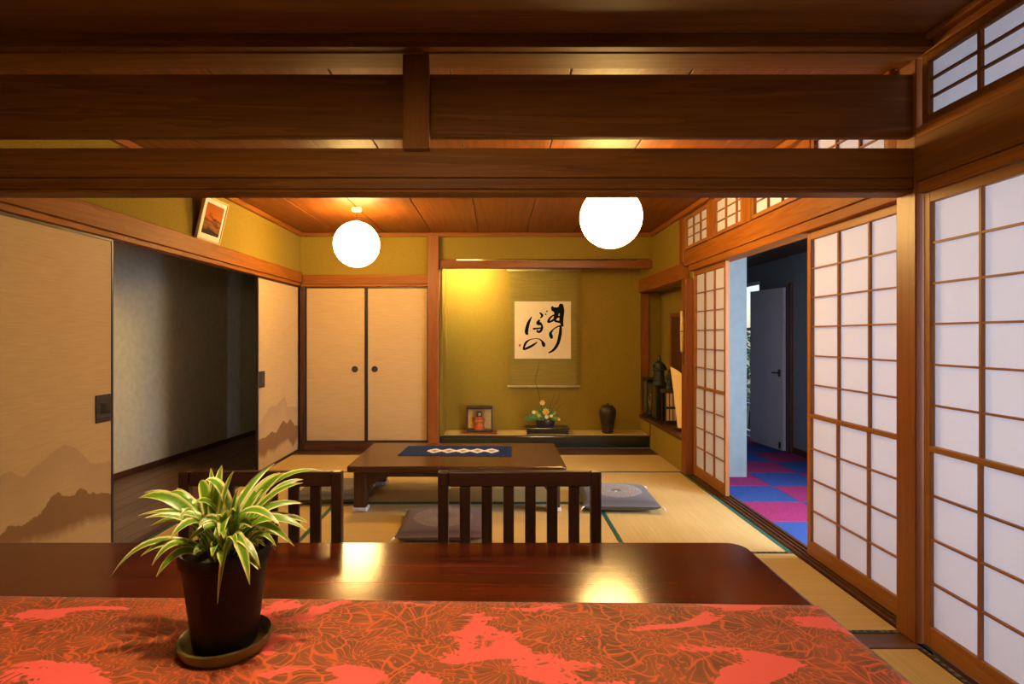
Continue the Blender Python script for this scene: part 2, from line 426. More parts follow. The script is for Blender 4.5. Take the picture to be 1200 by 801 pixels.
fh = tag(box('floor_hall', XR+0.15, 3.2, Y0, 8.0, -0.10, -0.016, M_HOUSE), 'hallway floor laid with blue and magenta carpet tiles', 'floor', None, 'structure')
ty0 = 3.307
for iy in range(-3, 10):
    for ix in range(0, 4):
        a, b_ = 1.82+0.45*ix, 1.82+0.45*(ix+1); c, d = ty0+0.45*iy, ty0+0.45*(iy+1)
        b_ = min(b_, 3.11)
        if b_-a < 0.1: continue
        mt = M_CPINK if (ix+iy) % 2 == 1 else M_CBLUE
        box('carpet_tile', a+0.001, b_-0.001, c+0.001, d-0.001, -0.016, -0.004, mt, fh, 0.003)
trim('grooved wooden sill under the shoji of the back room', 1.70, 1.818, YP+0.1, 5.08, -0.045, 0.004, SILL('Y'))
for k, xx in enumerate((1.722, 1.752, 1.782)):
    trim('raised rail of the grooved sill beside the hallway carpet', xx, xx+0.010, YP+0.1, 5.06, 0.004, 0.013, SILL('Y'), 0.002)
trim('grooved wooden sill under the shoji of the front room', 1.70, 1.818, Y0, 2.2, -0.045, 0.004, SILL('Y'))

fs = tag(box('floor_side_room', -3.75, XL-0.06, 1.6, 8.2, -0.1, -0.03, M_HOUSE), 'dark plank floor of the side room behind the sliding doors', 'floor', None, 'structure')
px = -3.72
while px < XL-0.08:
    x1 = min(px+0.145, XL-0.062)
    yy = 1.62 - random.random()*0.9
    while yy < 8.1:
        y1 = min(yy+1.8, 8.18)
        box('floor_plank', px, x1-0.002, max(yy, 1.62), y1-0.002, -0.03, -0.004, PLANK('Y'), fs, 0.002)
        yy = y1
    px += 0.145
trim('dark wooden sill under the painted sliding doors', XL-0.06, XL-0.002, 1.6, 6.0, -0.045, 0.004, SILL('Y'))

# --- ceilings ---------------------------------------------------------
ce = tag(box('ceiling', XL-0.05, XR+0.1, YP+0.1, 6.2, ZC+0.016, ZC+0.06, M_HOUSE), 'wooden board ceiling of the back room', 'ceiling', None, 'structure')
sx = 0.31-0.51*5
while sx < XR:
    a, b_ = max(sx, XL), min(sx+0.51, XR)
    if b_-a > 0.02:
        box('ceiling_board', a+0.004, b_-0.004, YP+0.1, YB, ZC, ZC+0.014, CEIL('Y'), ce, 0.003)
    sx += 0.51
cn = tag(box('ceiling_front', XL-0.05, XR+0.1, Y0, 2.2, ZN+0.016, ZN+0.06, M_HOUSE), 'dark wooden board ceiling of the front room', 'ceiling', None, 'structure')
yy = 2.2
while yy > Y0:
    y1 = max(yy-0.45, Y0)
    box('ceiling_board', XL, XR, y1+0.002, yy-0.002, ZN, ZN+0.014, CEILN('X'), cn, 0.003); yy = y1
# --- partition beams ---------------------------------------------------
trim('thin ceiling moulding in front of the header beam', XL, 1.6695, 2.155, 2.198, 2.338, 2.389, BEAM('X'))
trim('top header beam between the two rooms', XL, 1.6695, 2.20, 2.33, 2.335, 2.42, BEAM('X'))
trim('wide upper board beam of the open transom', XL, 1.6695, 2.262, 2.30, 2.031, 2.283, BEAM('X'))
trim('lower lintel beam spanning between the two rooms', XL, 1.6695, 2.25, 2.31, 1.866, 1.983, BEAM('X'))
trim('grooved under-strip of the lower lintel beam', XL, 1.6695, 2.258, 2.36, 1.822, 1.865, BEAM('X'))
trim('narrow lip under the lower lintel beam', XL, 1.6695, 2.265, 2.355, 1.808, 1.8215, BEAM('X'))
trim('short hanging strut crossing the transom beams', -0.372, -0.268, 2.205, 2.249, 1.966, 2.334, BEAM('Z'))
# right partition post
trim('square wooden post where the two rooms meet', 1.67, 1.706, 2.25, 2.36, 0.0015, ZC, POST('Z'))
trim('dark strip standing in for the shaded groove behind the square post', 1.7065, 1.84, 2.255, 2.36, 0.0015, 2.43, DARKW('Z'))  # dark wood put in for the shade in the gap beside the post
# --- left wall ---------------------------------------------------------
wall('wall_left', 'olive plaster wall above the painted sliding doors', XL-0.10, XL-0.001, Y0, 6.2, 1.921, 2.45, M_OLIVE)
wall('wall_front_left', 'plaster wall on the left of the front room', XL-0.10, XL-0.001, Y0, 1.6, 0.0, 1.92, M_OLIVE)
trim('wooden rail above the painted sliding doors', XL-0.03, XL+0.028, Y0, YB-0.03, 1.805, 1.92, TRIM('Y'))
trim('grooved lower rail over the painted sliding doors', XL-0.06, XL+0.012, Y0, YB-0.03, 1.772, 1.804, TRIM('Y'))
trim('ceiling moulding over the left plaster wall', XL, XL+0.035, YP+0.11, YB, ZC-0.042, ZC-0.001, TRIM('Y'))
# --- back wall ----------------------------------------------------------
wall('wall_back', 'olive plaster wall above the closet doors', XL-0.1, -0.752, YB+0.012, YB+0.1, 1.896, 2.45, M_OLIVE)
wall('wall_back_alcove_head', 'olive plaster wall above the alcove beam', -0.628, XR, YB+0.05, YB+0.09, 2.076, 2.45, M_OLIVE)
trim('wooden rail above the closet doors', XL+0.03, -0.752, YB-0.02, YB+0.02, 1.80, 1.895, TRIM('X'))
trim('grooved lower rail over the closet doors', XL+0.014, -0.752, YB-0.008, YB+0.03, 1.768, 1.799, TRIM('X'))
trim('ceiling moulding along the back wall', XL+0.036, XR-0.036, YB-0.03, YB+0.01, ZC-0.042, ZC-0.001, TRIM('X'))
trim('reddish alcove post between closet and alcove', -0.75, -0.635, YB-0.045, YB+0.11, 0.003, ZC-0.043, POST('Z'))
trim('dark corner post between the sliding door and the closet', XL+0.001, XL+0.052, YB-0.028, YB+0.05, 0.003, 1.767, DARKW('Z'))
trim('reddish lintel beam across the alcove', -0.634, XR-0.001, YB+0.0, YB+0.09, 1.972, 2.052, POST('X'))
trim('dark sill board under the closet doors', XL+0.053, -0.752, YB-0.02, YB+0.08, 0.003, 0.085, SILL('X'))
# closet interior back
wall('wall_closet_back', 'board behind the closet doors', XL-0.05, -0.76, YB+0.12, YB+0.16, 0.0, 1.90, M_HOUSE)
# --- tokonoma alcove ----------------------------------------------------
YT = 6.62; ZT = 0.131
wall('wall_alcove_back', 'olive plaster back wall of the display alcove', -0.66, XR+0.002, YT, YT+0.06, 0.0, 2.4, M_OLIVE)
wall('wall_alcove_left', 'olive plaster side wall of the display alcove', -0.66, -0.605, YB+0.112, YT-0.001, 0.0, 2.4, M_OLIVE)
wall('ceiling_alcove', 'pale ceiling inside the display alcove', -0.604, XR+0.05, YB+0.10, YT-0.001, 2.25, 2.30, M_OFFWHITE, 'ceiling')
wall('wall_alcove_right', 'low plaster wall closing the alcove on the right', XR, XR+0.03, 6.205, YT-0.001, 0.0, 0.28, M_OLIVE)
af = tag(box('floor_alcove', -0.604, XR-0.001, 6.275, YT-0.002, 0.06, ZT-0.012, M_HOUSE), 'raised alcove floor with a woven mat', 'floor', None, 'structure')
box('alcove_mat', -0.603, XR-0.002, 6.276, YT-0.003, ZT-0.012, ZT, M_TATX, af, 0.002)
M_GAM = plain('alcove_black_lacquer', (0.012, 0.016, 0.012), 0.22, noise=0.1, coat=0.3)
trim('black lacquered front beam of the raised alcove floor', -0.634, XR-0.001, 6.20, 6.272, 0.003, ZT+0.001, M_GAM, 0.008)
# --- right wall of the back room ---------------------------------------
YA = 5.09
wall('wall_right', 'olive plaster wall above the side alcove', XR, XR+0.04, 5.20, YT-0.001, 1.893, 2.45, M_OLIVE)
wall('wall_right_low', 'low olive plaster wall under the side alcove sill', XR, XR+0.03, YA+0.02, 6.204, 0.0, 0.28, M_OLIVE)
trim('wooden lintel over the side alcove', XR-0.02, XR+0.05, YA, YT-0.002, 1.742, 1.892, TRIM('Y'))
trim('dark sill board of the side alcove', XR-0.012, 1.95, YA+0.02, 6.74, 0.2815, 0.312, SILL('Y'))
trim('thin wooden post at the end of the low wall', XR-0.012, XR-0.001, 6.17, 6.203, 0.132, 0.28, POST('Z'), 0.002)
trim('reddish post at the far end of the side alcove', XR+0.005, XR+0.105, 6.63, 6.735, 0.313, 1.741, POST('Z'))
wall('wall_side_alcove_back', 'olive plaster back of the side alcove', 1.951, 2.0, 5.0, 6.80, 0.0, 1.90, M_OLIVE)
wall('wall_side_alcove_end', 'olive plaster end wall of the side alcove', XR+0.05, 1.9505, 6.742, 6.80, 0.0, 1.90, M_OLIVE)
wall('wall_side_alcove_near', 'olive plaster cheek of the side alcove beside the post', XR+0.06, 1.9505, 5.02, YA+0.018, 0.0, 1.90, M_OLIVE)
wall('ceiling_side_alcove', 'plaster soffit of the side alcove', XR+0.052, 1.9505, YA+0.02, 6.741, 1.76, 1.80, M_OLIVE, 'ceiling')
trim('wooden post between the side alcove and the shoji', XR-0.012, XR+0.06, 4.99, YA+0.018, 0.0015, 1.741, POST('Z'))
trim('lit plaster edge of the side alcove, coloured a lighter olive', XR+0.0, XR+0.06, YA+0.0185, YA+0.045, 0.313, 1.741, plain('lit_olive_edge', (0.4, 0.29, 0.07), 0.8), 0.002)  # light on the end of the plaster wall put into a brighter olive
# small framed opening in the side alcove back
so = thing('window_1', 'small wooden lattice opening in the side alcove', 'window', (1.945, 6.15, 0.75), kind='structure')
box('frame', 1.925, 1.950, 6.27, 6.31, 0.75, 1.48, POST('Z'), so, 0.003); box('frame', 1.925, 1.950, 5.80, 5.84, 0.75, 1.48, POST('Z'), so, 0.003)
box('frame', 1.925, 1.950, 5.841, 6.269, 1.44, 1.48, POST('Y'), so, 0.003); box('frame', 1.925, 1.950, 5.841, 6.269, 0.75, 0.79, POST('Y'), so, 0.003)
box('panel', 1.935, 1.950, 5.841, 6.269, 0.791, 1.439, SILL('Z'), so)

# right wall wood over the shoji of the back room
trim('wide wooden rail over the back room shoji', XR, XR+0.05, YP+0.115, 5.085, 1.86, 1.995, TRIM('Y'))
trim('grooved head rail of the back room shoji', XR+0.012, XR+0.14, YP+0.115, 4.988, 1.808, 1.859, TRIM('Y'))
trim('ceiling moulding over the transom windows', XR-0.035, XR+0.05, YP+0.115, YB-0.031, ZC-0.042, ZC-0.001, TRIM('Y'))
wall('wall_right_back_fill', 'wall board between the transom windows and the alcove', XR+0.05, XR+0.10, 5.09, 5.19, 1.9, 2.42, M_OLIVE)
trim('reddish upright beside the far transom window', XR-0.004, XR+0.06, 5.09, 5.195, 1.896, ZC-0.043, POST('Z'))

def lattice(root, x, y0, y1, z0, z1, ncol, nrow, mat, vb=0.011, hb=0.008, depth=0.014, paper=True, ycols=None):
    """bars and panes of one shoji field in plane X = x (bars face the room, -X)"""
    ys = ycols if ycols else [y0+(y1-y0)*i/ncol for i in range(ncol+1)]
    zs = [z0+(z1-z0)*i/nrow for i in range(nrow+1)]
    for y in ys[1:-1]: box('vertical_bar', x, x+depth, y-vb/2, y+vb/2, z0, z1, mat('Z'), root)
    for z in zs[1:-1]: box('cross_bar', x+0.001, x+depth-0.001, y0, y1, z-hb/2, z+hb/2, mat('Y'), root)
    for i in range(len(ys)-1):
        for j in range(nrow):
            box('paper_pane', x+depth+0.0005, x+depth+0.0015, ys[i]+0.0006, ys[i+1]-0.0006, zs[j]+0.0006, zs[j+1]-0.0006, M_PAPER, root)

def shoji(name, label, x, y0, y1, z1, ncol, step=0.006):
    r = thing(name, label, 'sliding door', (x, (y0+y1)/2, 0.014), kind='structure')
    z0 = 0.014; st = 0.034
    box('stile', x, x+0.03, y0, y0+st, z0, z1, SHOJI('Z'), r, 0.002); box('stile', x, x+0.03, y1-st, y1, z0, z1, SHOJI('Z'), r, 0.002)
    box('bottom_rail', x, x+0.03, y0+st, y1-st, z0, z0+0.082, SHOJI('Y'), r, 0.002)
    box('top_rail', x, x+0.03, y0+st, y1-st, z1-0.04, z1, SHOJI('Y'), r, 0.002)
    zm = z0+0.082+4*0.171
    lattice(r, x+0.006, y0+st, y1-st, zm+0.022, z1-0.04, ncol, 6, SHOJI)
    box('middle_rail', x-0.002, x+0.028, y0+st, y1-st, zm, zm+0.022, SHOJI('Y'), r, 0.002)
    lattice(r, x+0.001, y0+st, y1-st, z0+0.082, zm, ncol, 4, SHOJI)
    return r
shoji('door_1', 'shoji panel with paper panes beside the side alcove', 1.735, 4.285, 4.985, 1.806, 3)
shoji('door_2', 'shoji panel with paper panes beside the square post', 1.735, 2.37, 3.155, 1.806, 3)
# front-room shoji
for i in range(4):
    y1 = 2.235-0.96*i
    shoji('door_%d' % (3+i), ['shoji panel of the front room next to the square post', 'second shoji panel of the front room from the square post',
                              'third shoji panel of the front room from the square post', 'last shoji panel of the front room'][i], 1.69, y1-0.955, y1, 1.795, 4)
trim('grooved head rail of the front room shoji', XR-0.004, XR+0.14, Y0, 2.249, 1.797, 1.845, TRIM('Y'))
trim('wide dark rail over the front room shoji', XR-0.018, XR+0.05, Y0, 2.249, 1.846, 2.02, BEAM('Y'))
trim('wooden sill under the front transom window', XR-0.01, XR+0.05, Y0, 2.249, 2.021, 2.062, TRIM('Y'))
trim('wooden head of the front transom window', XR-0.01, XR+0.05, Y0, 2.249, 2.335, 2.365, TRIM('Y'))
trim('ceiling moulding over the front transom window', XR-0.04, XR+0.05, Y0, 2.249, 2.366, 2.389, TRIM('Y'))

def ranma(name, label, x, y0, y1, z0, z1, ncol, nrow, ys=None, fr=0.03, mat=SHOJI, vb=0.011, hb=0.008):
    r = thing(name, label, 'transom window', (x, (y0+y1)/2, z0), kind='structure')
    box('frame', x-0.004, x+0.035, y0-fr, y0, z0-fr+0.003, z1+fr, mat('Z'), r, 0.002); box('frame', x-0.004, x+0.035, y1, y1+fr, z0-fr+0.003, z1+fr, mat('Z'), r, 0.002)
    box('frame', x-0.004, x+0.035, y0, y1, z1, z1+fr, mat('Y'), r, 0.002); box('frame', x-0.004, x+0.035, y0, y1, z0-fr+0.003, z0, mat('Y'), r, 0.002)
    lattice(r, x+0.004, y0, y1, z0, z1, ncol, nrow, mat, vb, hb, ycols=ys)
ZR0, ZR1 = 2.03, 2.268
wn = 2
RLAB = ['transom window with nine small panes nearest the alcove', 'transom window with a narrow pane column, second from the alcove',
        'transom window third from the alcove, above the hallway opening', 'transom window of the back room beside the square post']
for i, (a, b_, ysx) in enumerate(((4.53, 5.03, None), (3.90, 4.36, [3.90, 3.99, 4.175, 4.36]), (3.17, 3.70, None), (2.45, 2.99, None))):
    ranma('window_%d' % wn, RLAB[i], XR+0.004, a, b_, ZR0, ZR1, 3, 3, ysx); wn += 1
for (a, b_) in ((5.063, 5.088), (4.393, 4.497), (3.733, 3.867), (3.023, 3.137), (2.366, 2.417)):
    trim('wooden upright between two transom windows', XR-0.004, XR+0.05, a, b_, 1.997, ZC-0.043, TRIM('Z'))
trim('wooden head rail above the transom windows', XR+0.002, XR+0.05, YP+0.115, 5.085, 2.3, ZC-0.0435, TRIM('Y')) if False else None
for i, (a, b_) in enumerate(((1.30, 2.20), (0.25, 1.22), (-0.75, 0.17))):
    ranma('window_%d' % wn, ['front room transom window beside the square post', 'second front room transom window from the square post',
                            'third front room transom window from the square post'][i], XR+0.004, a, b_, 2.094, 2.304, 4, 3, None, 0.03, BEAM, 0.014, 0.009); wn += 1
wall('wall_front_right_fill', 'board above the end of the front shoji', XR, XR+0.05, Y0, -0.785, 2.0625, 2.334, M_OLIVE)

# --- left sliding doors --------------------------------------------------
def W(x, y):   # point on left wall plane
    d = -XL*F_PX/(VPX-x); p = P(x, y, d); return (p.y, p.z)
def c7(x, y): return W(290+x/6.16, 420+y/6.16)
RN = ([W(-40, 560), W(0, 557), W(15, 551), W(30, 558), W(45, 545), W(62, 530), W(78, 519), W(92, 526), W(110, 543), W(131, 540)],
      [W(-40, 625), W(0, 630), W(12, 616), W(32, 614), W(50, 600), W(62, 582), W(70, 575), W(79, 581), W(90, 578), W(97, 570), W(106, 577), W(131, 577)],
      [W(-40, 640), W(0, 640), W(40, 626), W(65, 621), W(85, 612), W(105, 603), W(131, 600)])
RF = ([c7(90, 480), c7(165, 345), c7(215, 335), c7(275, 262), (5.75, 0.51), c7(330, 340), c7(365, 345)],
      [c7(90, 580), c7(140, 565), c7(180, 525), c7(212, 532), c7(265, 438), c7(290, 468), c7(315, 432), c7(345, 478), c7(368, 480)],
      [c7(90, 680), c7(130, 690), c7(155, 640), c7(200, 645), c7(240, 600), c7(300, 565), c7(335, 612), c7(366, 560)])
def clean(pts):
    out = []
    for p in sorted(pts):
        if not out or p[0]-out[-1][0] > 0.004: out.append(p)
    return out
def fusuma(name, label, x, y0, y1, ridges, pull_y, pull_w=0.115):
    r = thing(name, label, 'sliding door', (x, (y0+y1)/2, 0.006), kind='structure')
    z0, z1, s = 0.006, 1.770, 0.016
    ml = m_fusuma(name+'_paper', [clean(q) for q in ridges], (z0+z1)/2, (y0+y1)/2, y0, y1) if ridges else M_FUSUMA
    box('painted_panel', x-0.012, x+0.004, y0+s, y1-s, z0+s, z1-s, ml, r)
    box('stile', x-0.014, x+0.008, y0, y0+s, z0, z1, M_BLACKFRAME, r, 0.002); box('stile', x-0.014, x+0.008, y1-s, y1, z0, z1, M_BLACKFRAME, r, 0.002)
    box('rail', x-0.014, x+0.008, y0+s, y1-s, z0, z0+s, M_BLACKFRAME, r, 0.002); box('rail', x-0.014, x+0.008, y0+s, y1-s, z1-s, z1, M_BLACKFRAME, r, 0.002)
    if pull_y:
        pz = 0.84
        h = box('pull_plate', x+0.0045, x+0.012, pull_y-pull_w/2, pull_y+pull_w/2, pz-0.075, pz+0.075, M_IRON, r, 0.006)
        box('finger_recess', x+0.0125, x+0.0145, pull_y-0.022, pull_y+0.022, pz-0.03, pz+0.03, M_BLACK, h, 0.0015)
        box('plate_band', x+0.0125, x+0.0155, pull_y-pull_w/2+0.008, pull_y+pull_w/2-0.008, pz+0.045, pz+0.052, M_IRON, h, 0.001)
        box('plate_band', x+0.0125, x+0.0155, pull_y-pull_w/2+0.008, pull_y+pull_w/2-0.008, pz-0.052, pz-0.045, M_IRON, h, 0.001)
    return r
fusuma('door_7', 'painted sliding door with misty mountains and a black pull, before the dark side room', XL-0.012, 2.17, 3.138, RN, 3.055)
fusuma('door_8', 'painted sliding door with brown peaks next to the closet', XL-0.012, 5.03, 6.055, RF, 5.115, 0.12)
fusuma('door_9', 'sliding door of the front room left wall', XL-0.040, 1.62, 2.165, None, None)

# --- closet doors ---------------------------------------------------------
def closet(name, label, x0, x1, y, px):
    r = thing(name, label, 'closet door', ((x0+x1)/2, y, 0.086), kind='structure')
    z0, z1, s = 0.086, 1.766, 0.016
    box('paper_panel', x0+s, x1-s, y+0.002, y+0.016, z0+s, z1-s, M_FUSUMA, r)
    box('stile', x0, x0+s, y, y+0.02, z0, z1, M_BLACKFRAME, r, 0.002); box('stile', x1-s, x1, y, y+0.02, z0, z1, M_BLACKFRAME, r, 0.002)
    box('rail', x0+s, x1-s, y, y+0.02, z0, z0+s, M_BLACKFRAME, r, 0.002); box('rail', x0+s, x1-s, y, y+0.02, z1-s, z1, M_BLACKFRAME, r, 0.002)
    o = lathe('round_pull', [(0.034, 0), (0.034, 0.006), (0.028, 0.008), (0.024, 0.004), (0.0, 0.004)], (0, 0, 0), M_IRON, None, 24)
    o.rotation_euler = (math.pi/2, 0, 0); o.parent = r; o.location = Vector((px, y-0.002, 0.875)) - WL[r]
closet('door_10', 'cream closet door with a round black pull, next to the painted sliding door', XL+0.054, -1.425, YB+0.0, -1.545)
closet('door_11', 'cream closet door with a round black pull, next to the reddish alcove post', -1.424, -0.752, YB+0.022, -1.335)

# --- side room behind the left doors ---------------------------------------
a, b_ = Vector((-3.30, 4.85)), Vector((-3.07, 7.12)); dr = (b_-a).normalized(); nr = Vector((-dr.y, dr.x))
p0, p1 = a-dr*3.4, b_+dr*1.1
q = [(p0.x, p0.y), (p1.x, p1.y), (p1.x+nr.x*0.08, p1.y+nr.y*0.08), (p0.x+nr.x*0.08, p0.y+nr.y*0.08)]
vs = [(x, y, z) for z in (-0.003, 2.42) for x, y in q]
sw = mesh('wall_side_room', vs, [(0, 1, 2, 3), (4, 5, 6, 7), (0, 1, 5, 4), (1, 2, 6, 5), (2, 3, 7, 6), (3, 0, 4, 7)], M_GREYWALL)
tag(sw, 'dark grey plaster wall of the side room', 'wall', None, 'structure')
q = [(p0.x-nr.x*.014, p0.y-nr.y*.014), (p1.x-nr.x*.014, p1.y-nr.y*.014), (p1.x-nr.x*0.001, p1.y-nr.y*0.001), (p0.x-nr.x*0.001, p0.y-nr.y*0.001)]
vs = [(x, y, z) for z in (-0.003, 0.05) for x, y in q]
sb = mesh('baseboard_side_room', vs, [(0, 1, 2, 3), (4, 5, 6, 7), (0, 1, 5, 4), (1, 2, 6, 5), (2, 3, 7, 6), (3, 0, 4, 7)], SILL('Y'))
tag(sb, 'thin dark baseboard of the side room', 'baseboard', None, 'structure')
wall('ceiling_side_room', 'dark ceiling of the side room', -3.9, XL-0.1, 1.6, 8.3, 2.43, 2.48, M_HOUSE, 'ceiling')
wall('wall_side_room_end', 'far end wall of the side room', -3.05, XL-0.06, 7.9, 8.0, 0.0, 2.43, M_GREYWALL)
wall('wall_side_room_front', 'front end wall of the side room', -3.9, XL-0.101, 1.50, 1.6, 0.0, 2.43, M_GREYWALL)
wall('wall_side_room_inner', 'wall between the closet and the side room', XL-0.06, XL-0.052, 6.165, 7.9, 0.0, 2.43, M_GREYWALL)

# --- hall / veranda ---------------------------------------------------------
wall('wall_hall_pale', 'pale blue wall end standing in the hallway', 2.001, 2.19, 4.95, 6.9, -0.004, 2.36, M_PALEBLUE)
wall('wall_hall_pale_return', 'pale blue wall face beside the shoji panel', XR+0.142, 2.0, 4.95, 5.0, -0.004, 2.36, M_PALEBLUE)
wall('wall_hall_outer', 'dark blue-grey outer wall of the hallway', 3.12, 3.2, 3.75, 6.70, -0.004, 2.42, M_HALLWALL)
wall('wall_hall_outer_head', 'dark wall above the hallway end window', 3.12, 3.2, 6.701, 7.499, 1.90, 2.42, M_HALLWALL)
wall('ceiling_hall_low', 'dark brown lowered ceiling of the hallway', 2.195, 3.119, 3.5, 7.499, 2.085, 2.12, DARKW('Y'), 'ceiling')
wall('wall_veranda_below', 'low wall under the veranda windows', 3.12, 3.2, Y0, 3.749, -0.004, 0.30, M_HALLWALL)
wall('wall_veranda_above', 'wall over the veranda windows', 3.12, 3.2, Y0, 3.749, 2.20, 2.42, M_HALLWALL)
wall('ceiling_hall', 'dark ceiling of the hallway and veranda', XR+0.1, 3.3, Y0-0.1, 8.1, 2.43, 2.50, plain('hall_ceiling', (0.10, 0.09, 0.08), 0.9), 'ceiling')
trim('dark baseboard along the hallway outer wall', 3.105, 3.119, 3.75, 5.93, -0.003, 0.07, SILL('Y'))
wall('wall_hall_partition_top', 'inner wall above the hallway side of the transoms', XR+0.06, XR+0.10, 5.2, 6.9, 1.9, 2.42, M_HALLWALL)
# end of hall: glazed door
wall('wall_hall_end_left', 'end wall of the hallway, pale side', 1.9, 2.25, 7.5, 7.56, -0.004, 2.42, M_HALLWALL)
wall('wall_hall_end', 'dark end wall of the hallway', 2.251, 3.2, 7.5, 7.56, -0.004, 2.42, M_HALLWALL)
gw = thing('window_20', 'glazed hallway window looking onto garden leaves', 'window', (3.15, 7.1, 0.0), kind='structure')
M_ALU = plain('white_frame', (0.7, 0.7, 0.72), 0.5)
m_gl, t_, b__ = newmat('clear_glass')
_tr = N(t_, 'ShaderNodeBsdfTransparent'); _gl = N(t_, 'ShaderNodeBsdfGlossy'); _gl.inputs['Roughness'].default_value = 0.02; _mx = N(t_, 'ShaderNodeMixShader')
_mx.inputs[0].default_value = 0.05; L(t_, _tr.outputs[0], _mx.inputs[1]); L(t_, _gl.outputs[0], _mx.inputs[2]); L(t_, _mx.outputs[0], t_.nodes['Material Output'].inputs[0])
M_GLASS = m_gl
for (y0, y1, z0, z1) in ((6.705, 6.74, 0.0, 1.895), (7.455, 7.495, 0.0, 1.895), (6.741, 7.454, 1.855, 1.895), (6.741, 7.454, 0.0, 0.06), (6.741, 7.454, 0.36, 0.40), (6.741, 7.454, 1.30, 1.34)):
    box('frame', 3.13, 3.17, y0, y1, z0, z1, M_ALU, gw, 0.003)
for (z0, z1) in ((0.061, 0.359), (0.401, 1.299), (1.341, 1.854)):
    box('pane', 3.148, 3.152, 6.741, 7.454, z0, z1, M_GLASS, gw)
# hall door, ajar against the outer wall
dl = thing('door_12', 'grey flush door with a lever handle standing in the hallway', 'door', (3.09, 6.035, 0.005), math.radians(8.6), kind='structure')
M_DOOR = plain('door_grey', (0.45, 0.44, 0.52), 0.5, noise=0.03, bumpk=0.02)
box('leaf', -0.035, 0.0, 0.0, 0.59, 0.0, 1.75, M_DOOR, dl, 0.003, True)
hd = box('handle_rose', -0.042, -0.0355, 0.035, 0.075, 0.79, 0.87, M_IRON, dl, 0.003, True)
box('lever', -0.028, -0.013, -0.01, 0.10, -0.008, 0.008, M_IRON, hd, 0.004, True)
box('door_stop', -0.055, -0.0355, 0.03, 0.05, 0.02, 0.09, M_BLACK, dl, 0.004, True)
trim('dark door casing upright in the hallway wall', 3.095, 3.12, 5.94, 6.0, -0.003, 1.80, SILL('Z'))
# veranda windows: frames and glass
vw = thing('window_21', 'row of veranda windows beside the shoji', 'window', (3.15, 1.1, 0.3), kind='structure')
for k in range(7):
    yy = Y0+0.05+k*0.875
    box('mullion', 3.14, 3.18, yy-0.02, yy+0.02, 0.301, 2.199, M_ALU, vw, 0.003)
# outer shell, keeps daylight out where walls stand
wall('wall_front', 'wall behind the viewpoint closing the front room', XL-0.1, 3.3, Y0-0.1, Y0-0.001, -0.1, 2.5, M_OLIVE)
wall('roof_slab', 'roof slab over the rooms', -4.0, 3.4, Y0-0.2, 8.4, 2.52, 2.60, M_HOUSE, 'roof')
wall('wall_far_shell', 'rear outer wall behind closet and alcove', -3.2, 2.1, 8.05, 8.15, -0.1, 2.5, M_HOUSE)
# garden outside the hall end
gd = tag(box('ground_garden', 3.3, 9.0, 5.0, 14.0, -0.3, -0.2, plain('garden_soil', (0.12, 0.10, 0.06), 0.95)), 'garden ground outside the hallway', 'ground', None, 'structure')

# ================================================================== THINGS
# --- lantern lamps ------------------------------------------------------
M_GLOBE = emis('lantern_paper', LAMP_C, LAMP_L)
def lantern(label, x, y, z, r, cap):
    t = thing('paper_lantern', label, 'lamp', (x, y, z-r), group=None)
    sphere('paper_globe', (x, y, z), r, M_GLOBE, t, seg=40, rings=28)
    tube('cord', [(x, y, z+r), (x, y, ZC-0.03)], 0.004, M_BLACK, t, 6)
    lathe('ceiling_cap', [(0.0, -0.03), (0.04, -0.03), (0.045, -0.018), (0.045, -0.001), (0, -0.001)], (x, y, ZC), M_OFFWHITE, t, 20)
    lathe('top_ring', [(0.03, 0.0), (0.032, 0.006), (0.02, 0.014), (0.0, 0.014)], (x, y, z+r-0.003), M_WHITEPAD, t, 16)
lantern('round white paper lantern hanging in front of the closet', -1.225, 4.9, 2.03, 0.197, 0)
lantern('round white paper lantern hanging in front of the side alcove and transoms', 0.727, 3.61, 1.992, 0.197, 0)

# pendant over the dining table (above the frame)
pt = thing('pendant_lamp', 'shaded pendant lamp hanging over the dining table', 'lamp', (-0.33, 0.80, 1.83))
lathe('shade', [(0.05, 0.16), (0.055, 0.16), (0.20, 0.0), (0.196, 0.0), (0.05, 0.152)], (-0.33, 0.80, 1.83), plain('shade_enamel', (0.5, 0.45, 0.35), 0.6), pt, 32)
tube('cord', [(-0.33, 0.80, 1.992), (-0.33, 0.80, ZN)], 0.005, M_BLACK, pt, 6)
sphere('bulb', (-0.33, 0.80, 1.79), 0.035, emis('bulb_glow', (1, 0.78, 0.48), PENDANT_L, False), pt)
m_df, t_, b__ = newmat('lamp_diffuser'); _tr = N(t_, 'ShaderNodeBsdfTranslucent'); _tr.inputs[0].default_value = (0.9, 0.86, 0.72, 1)
L(t_, _tr.outputs[0], t_.nodes['Material Output'].inputs[0]); M_DIFF = m_df
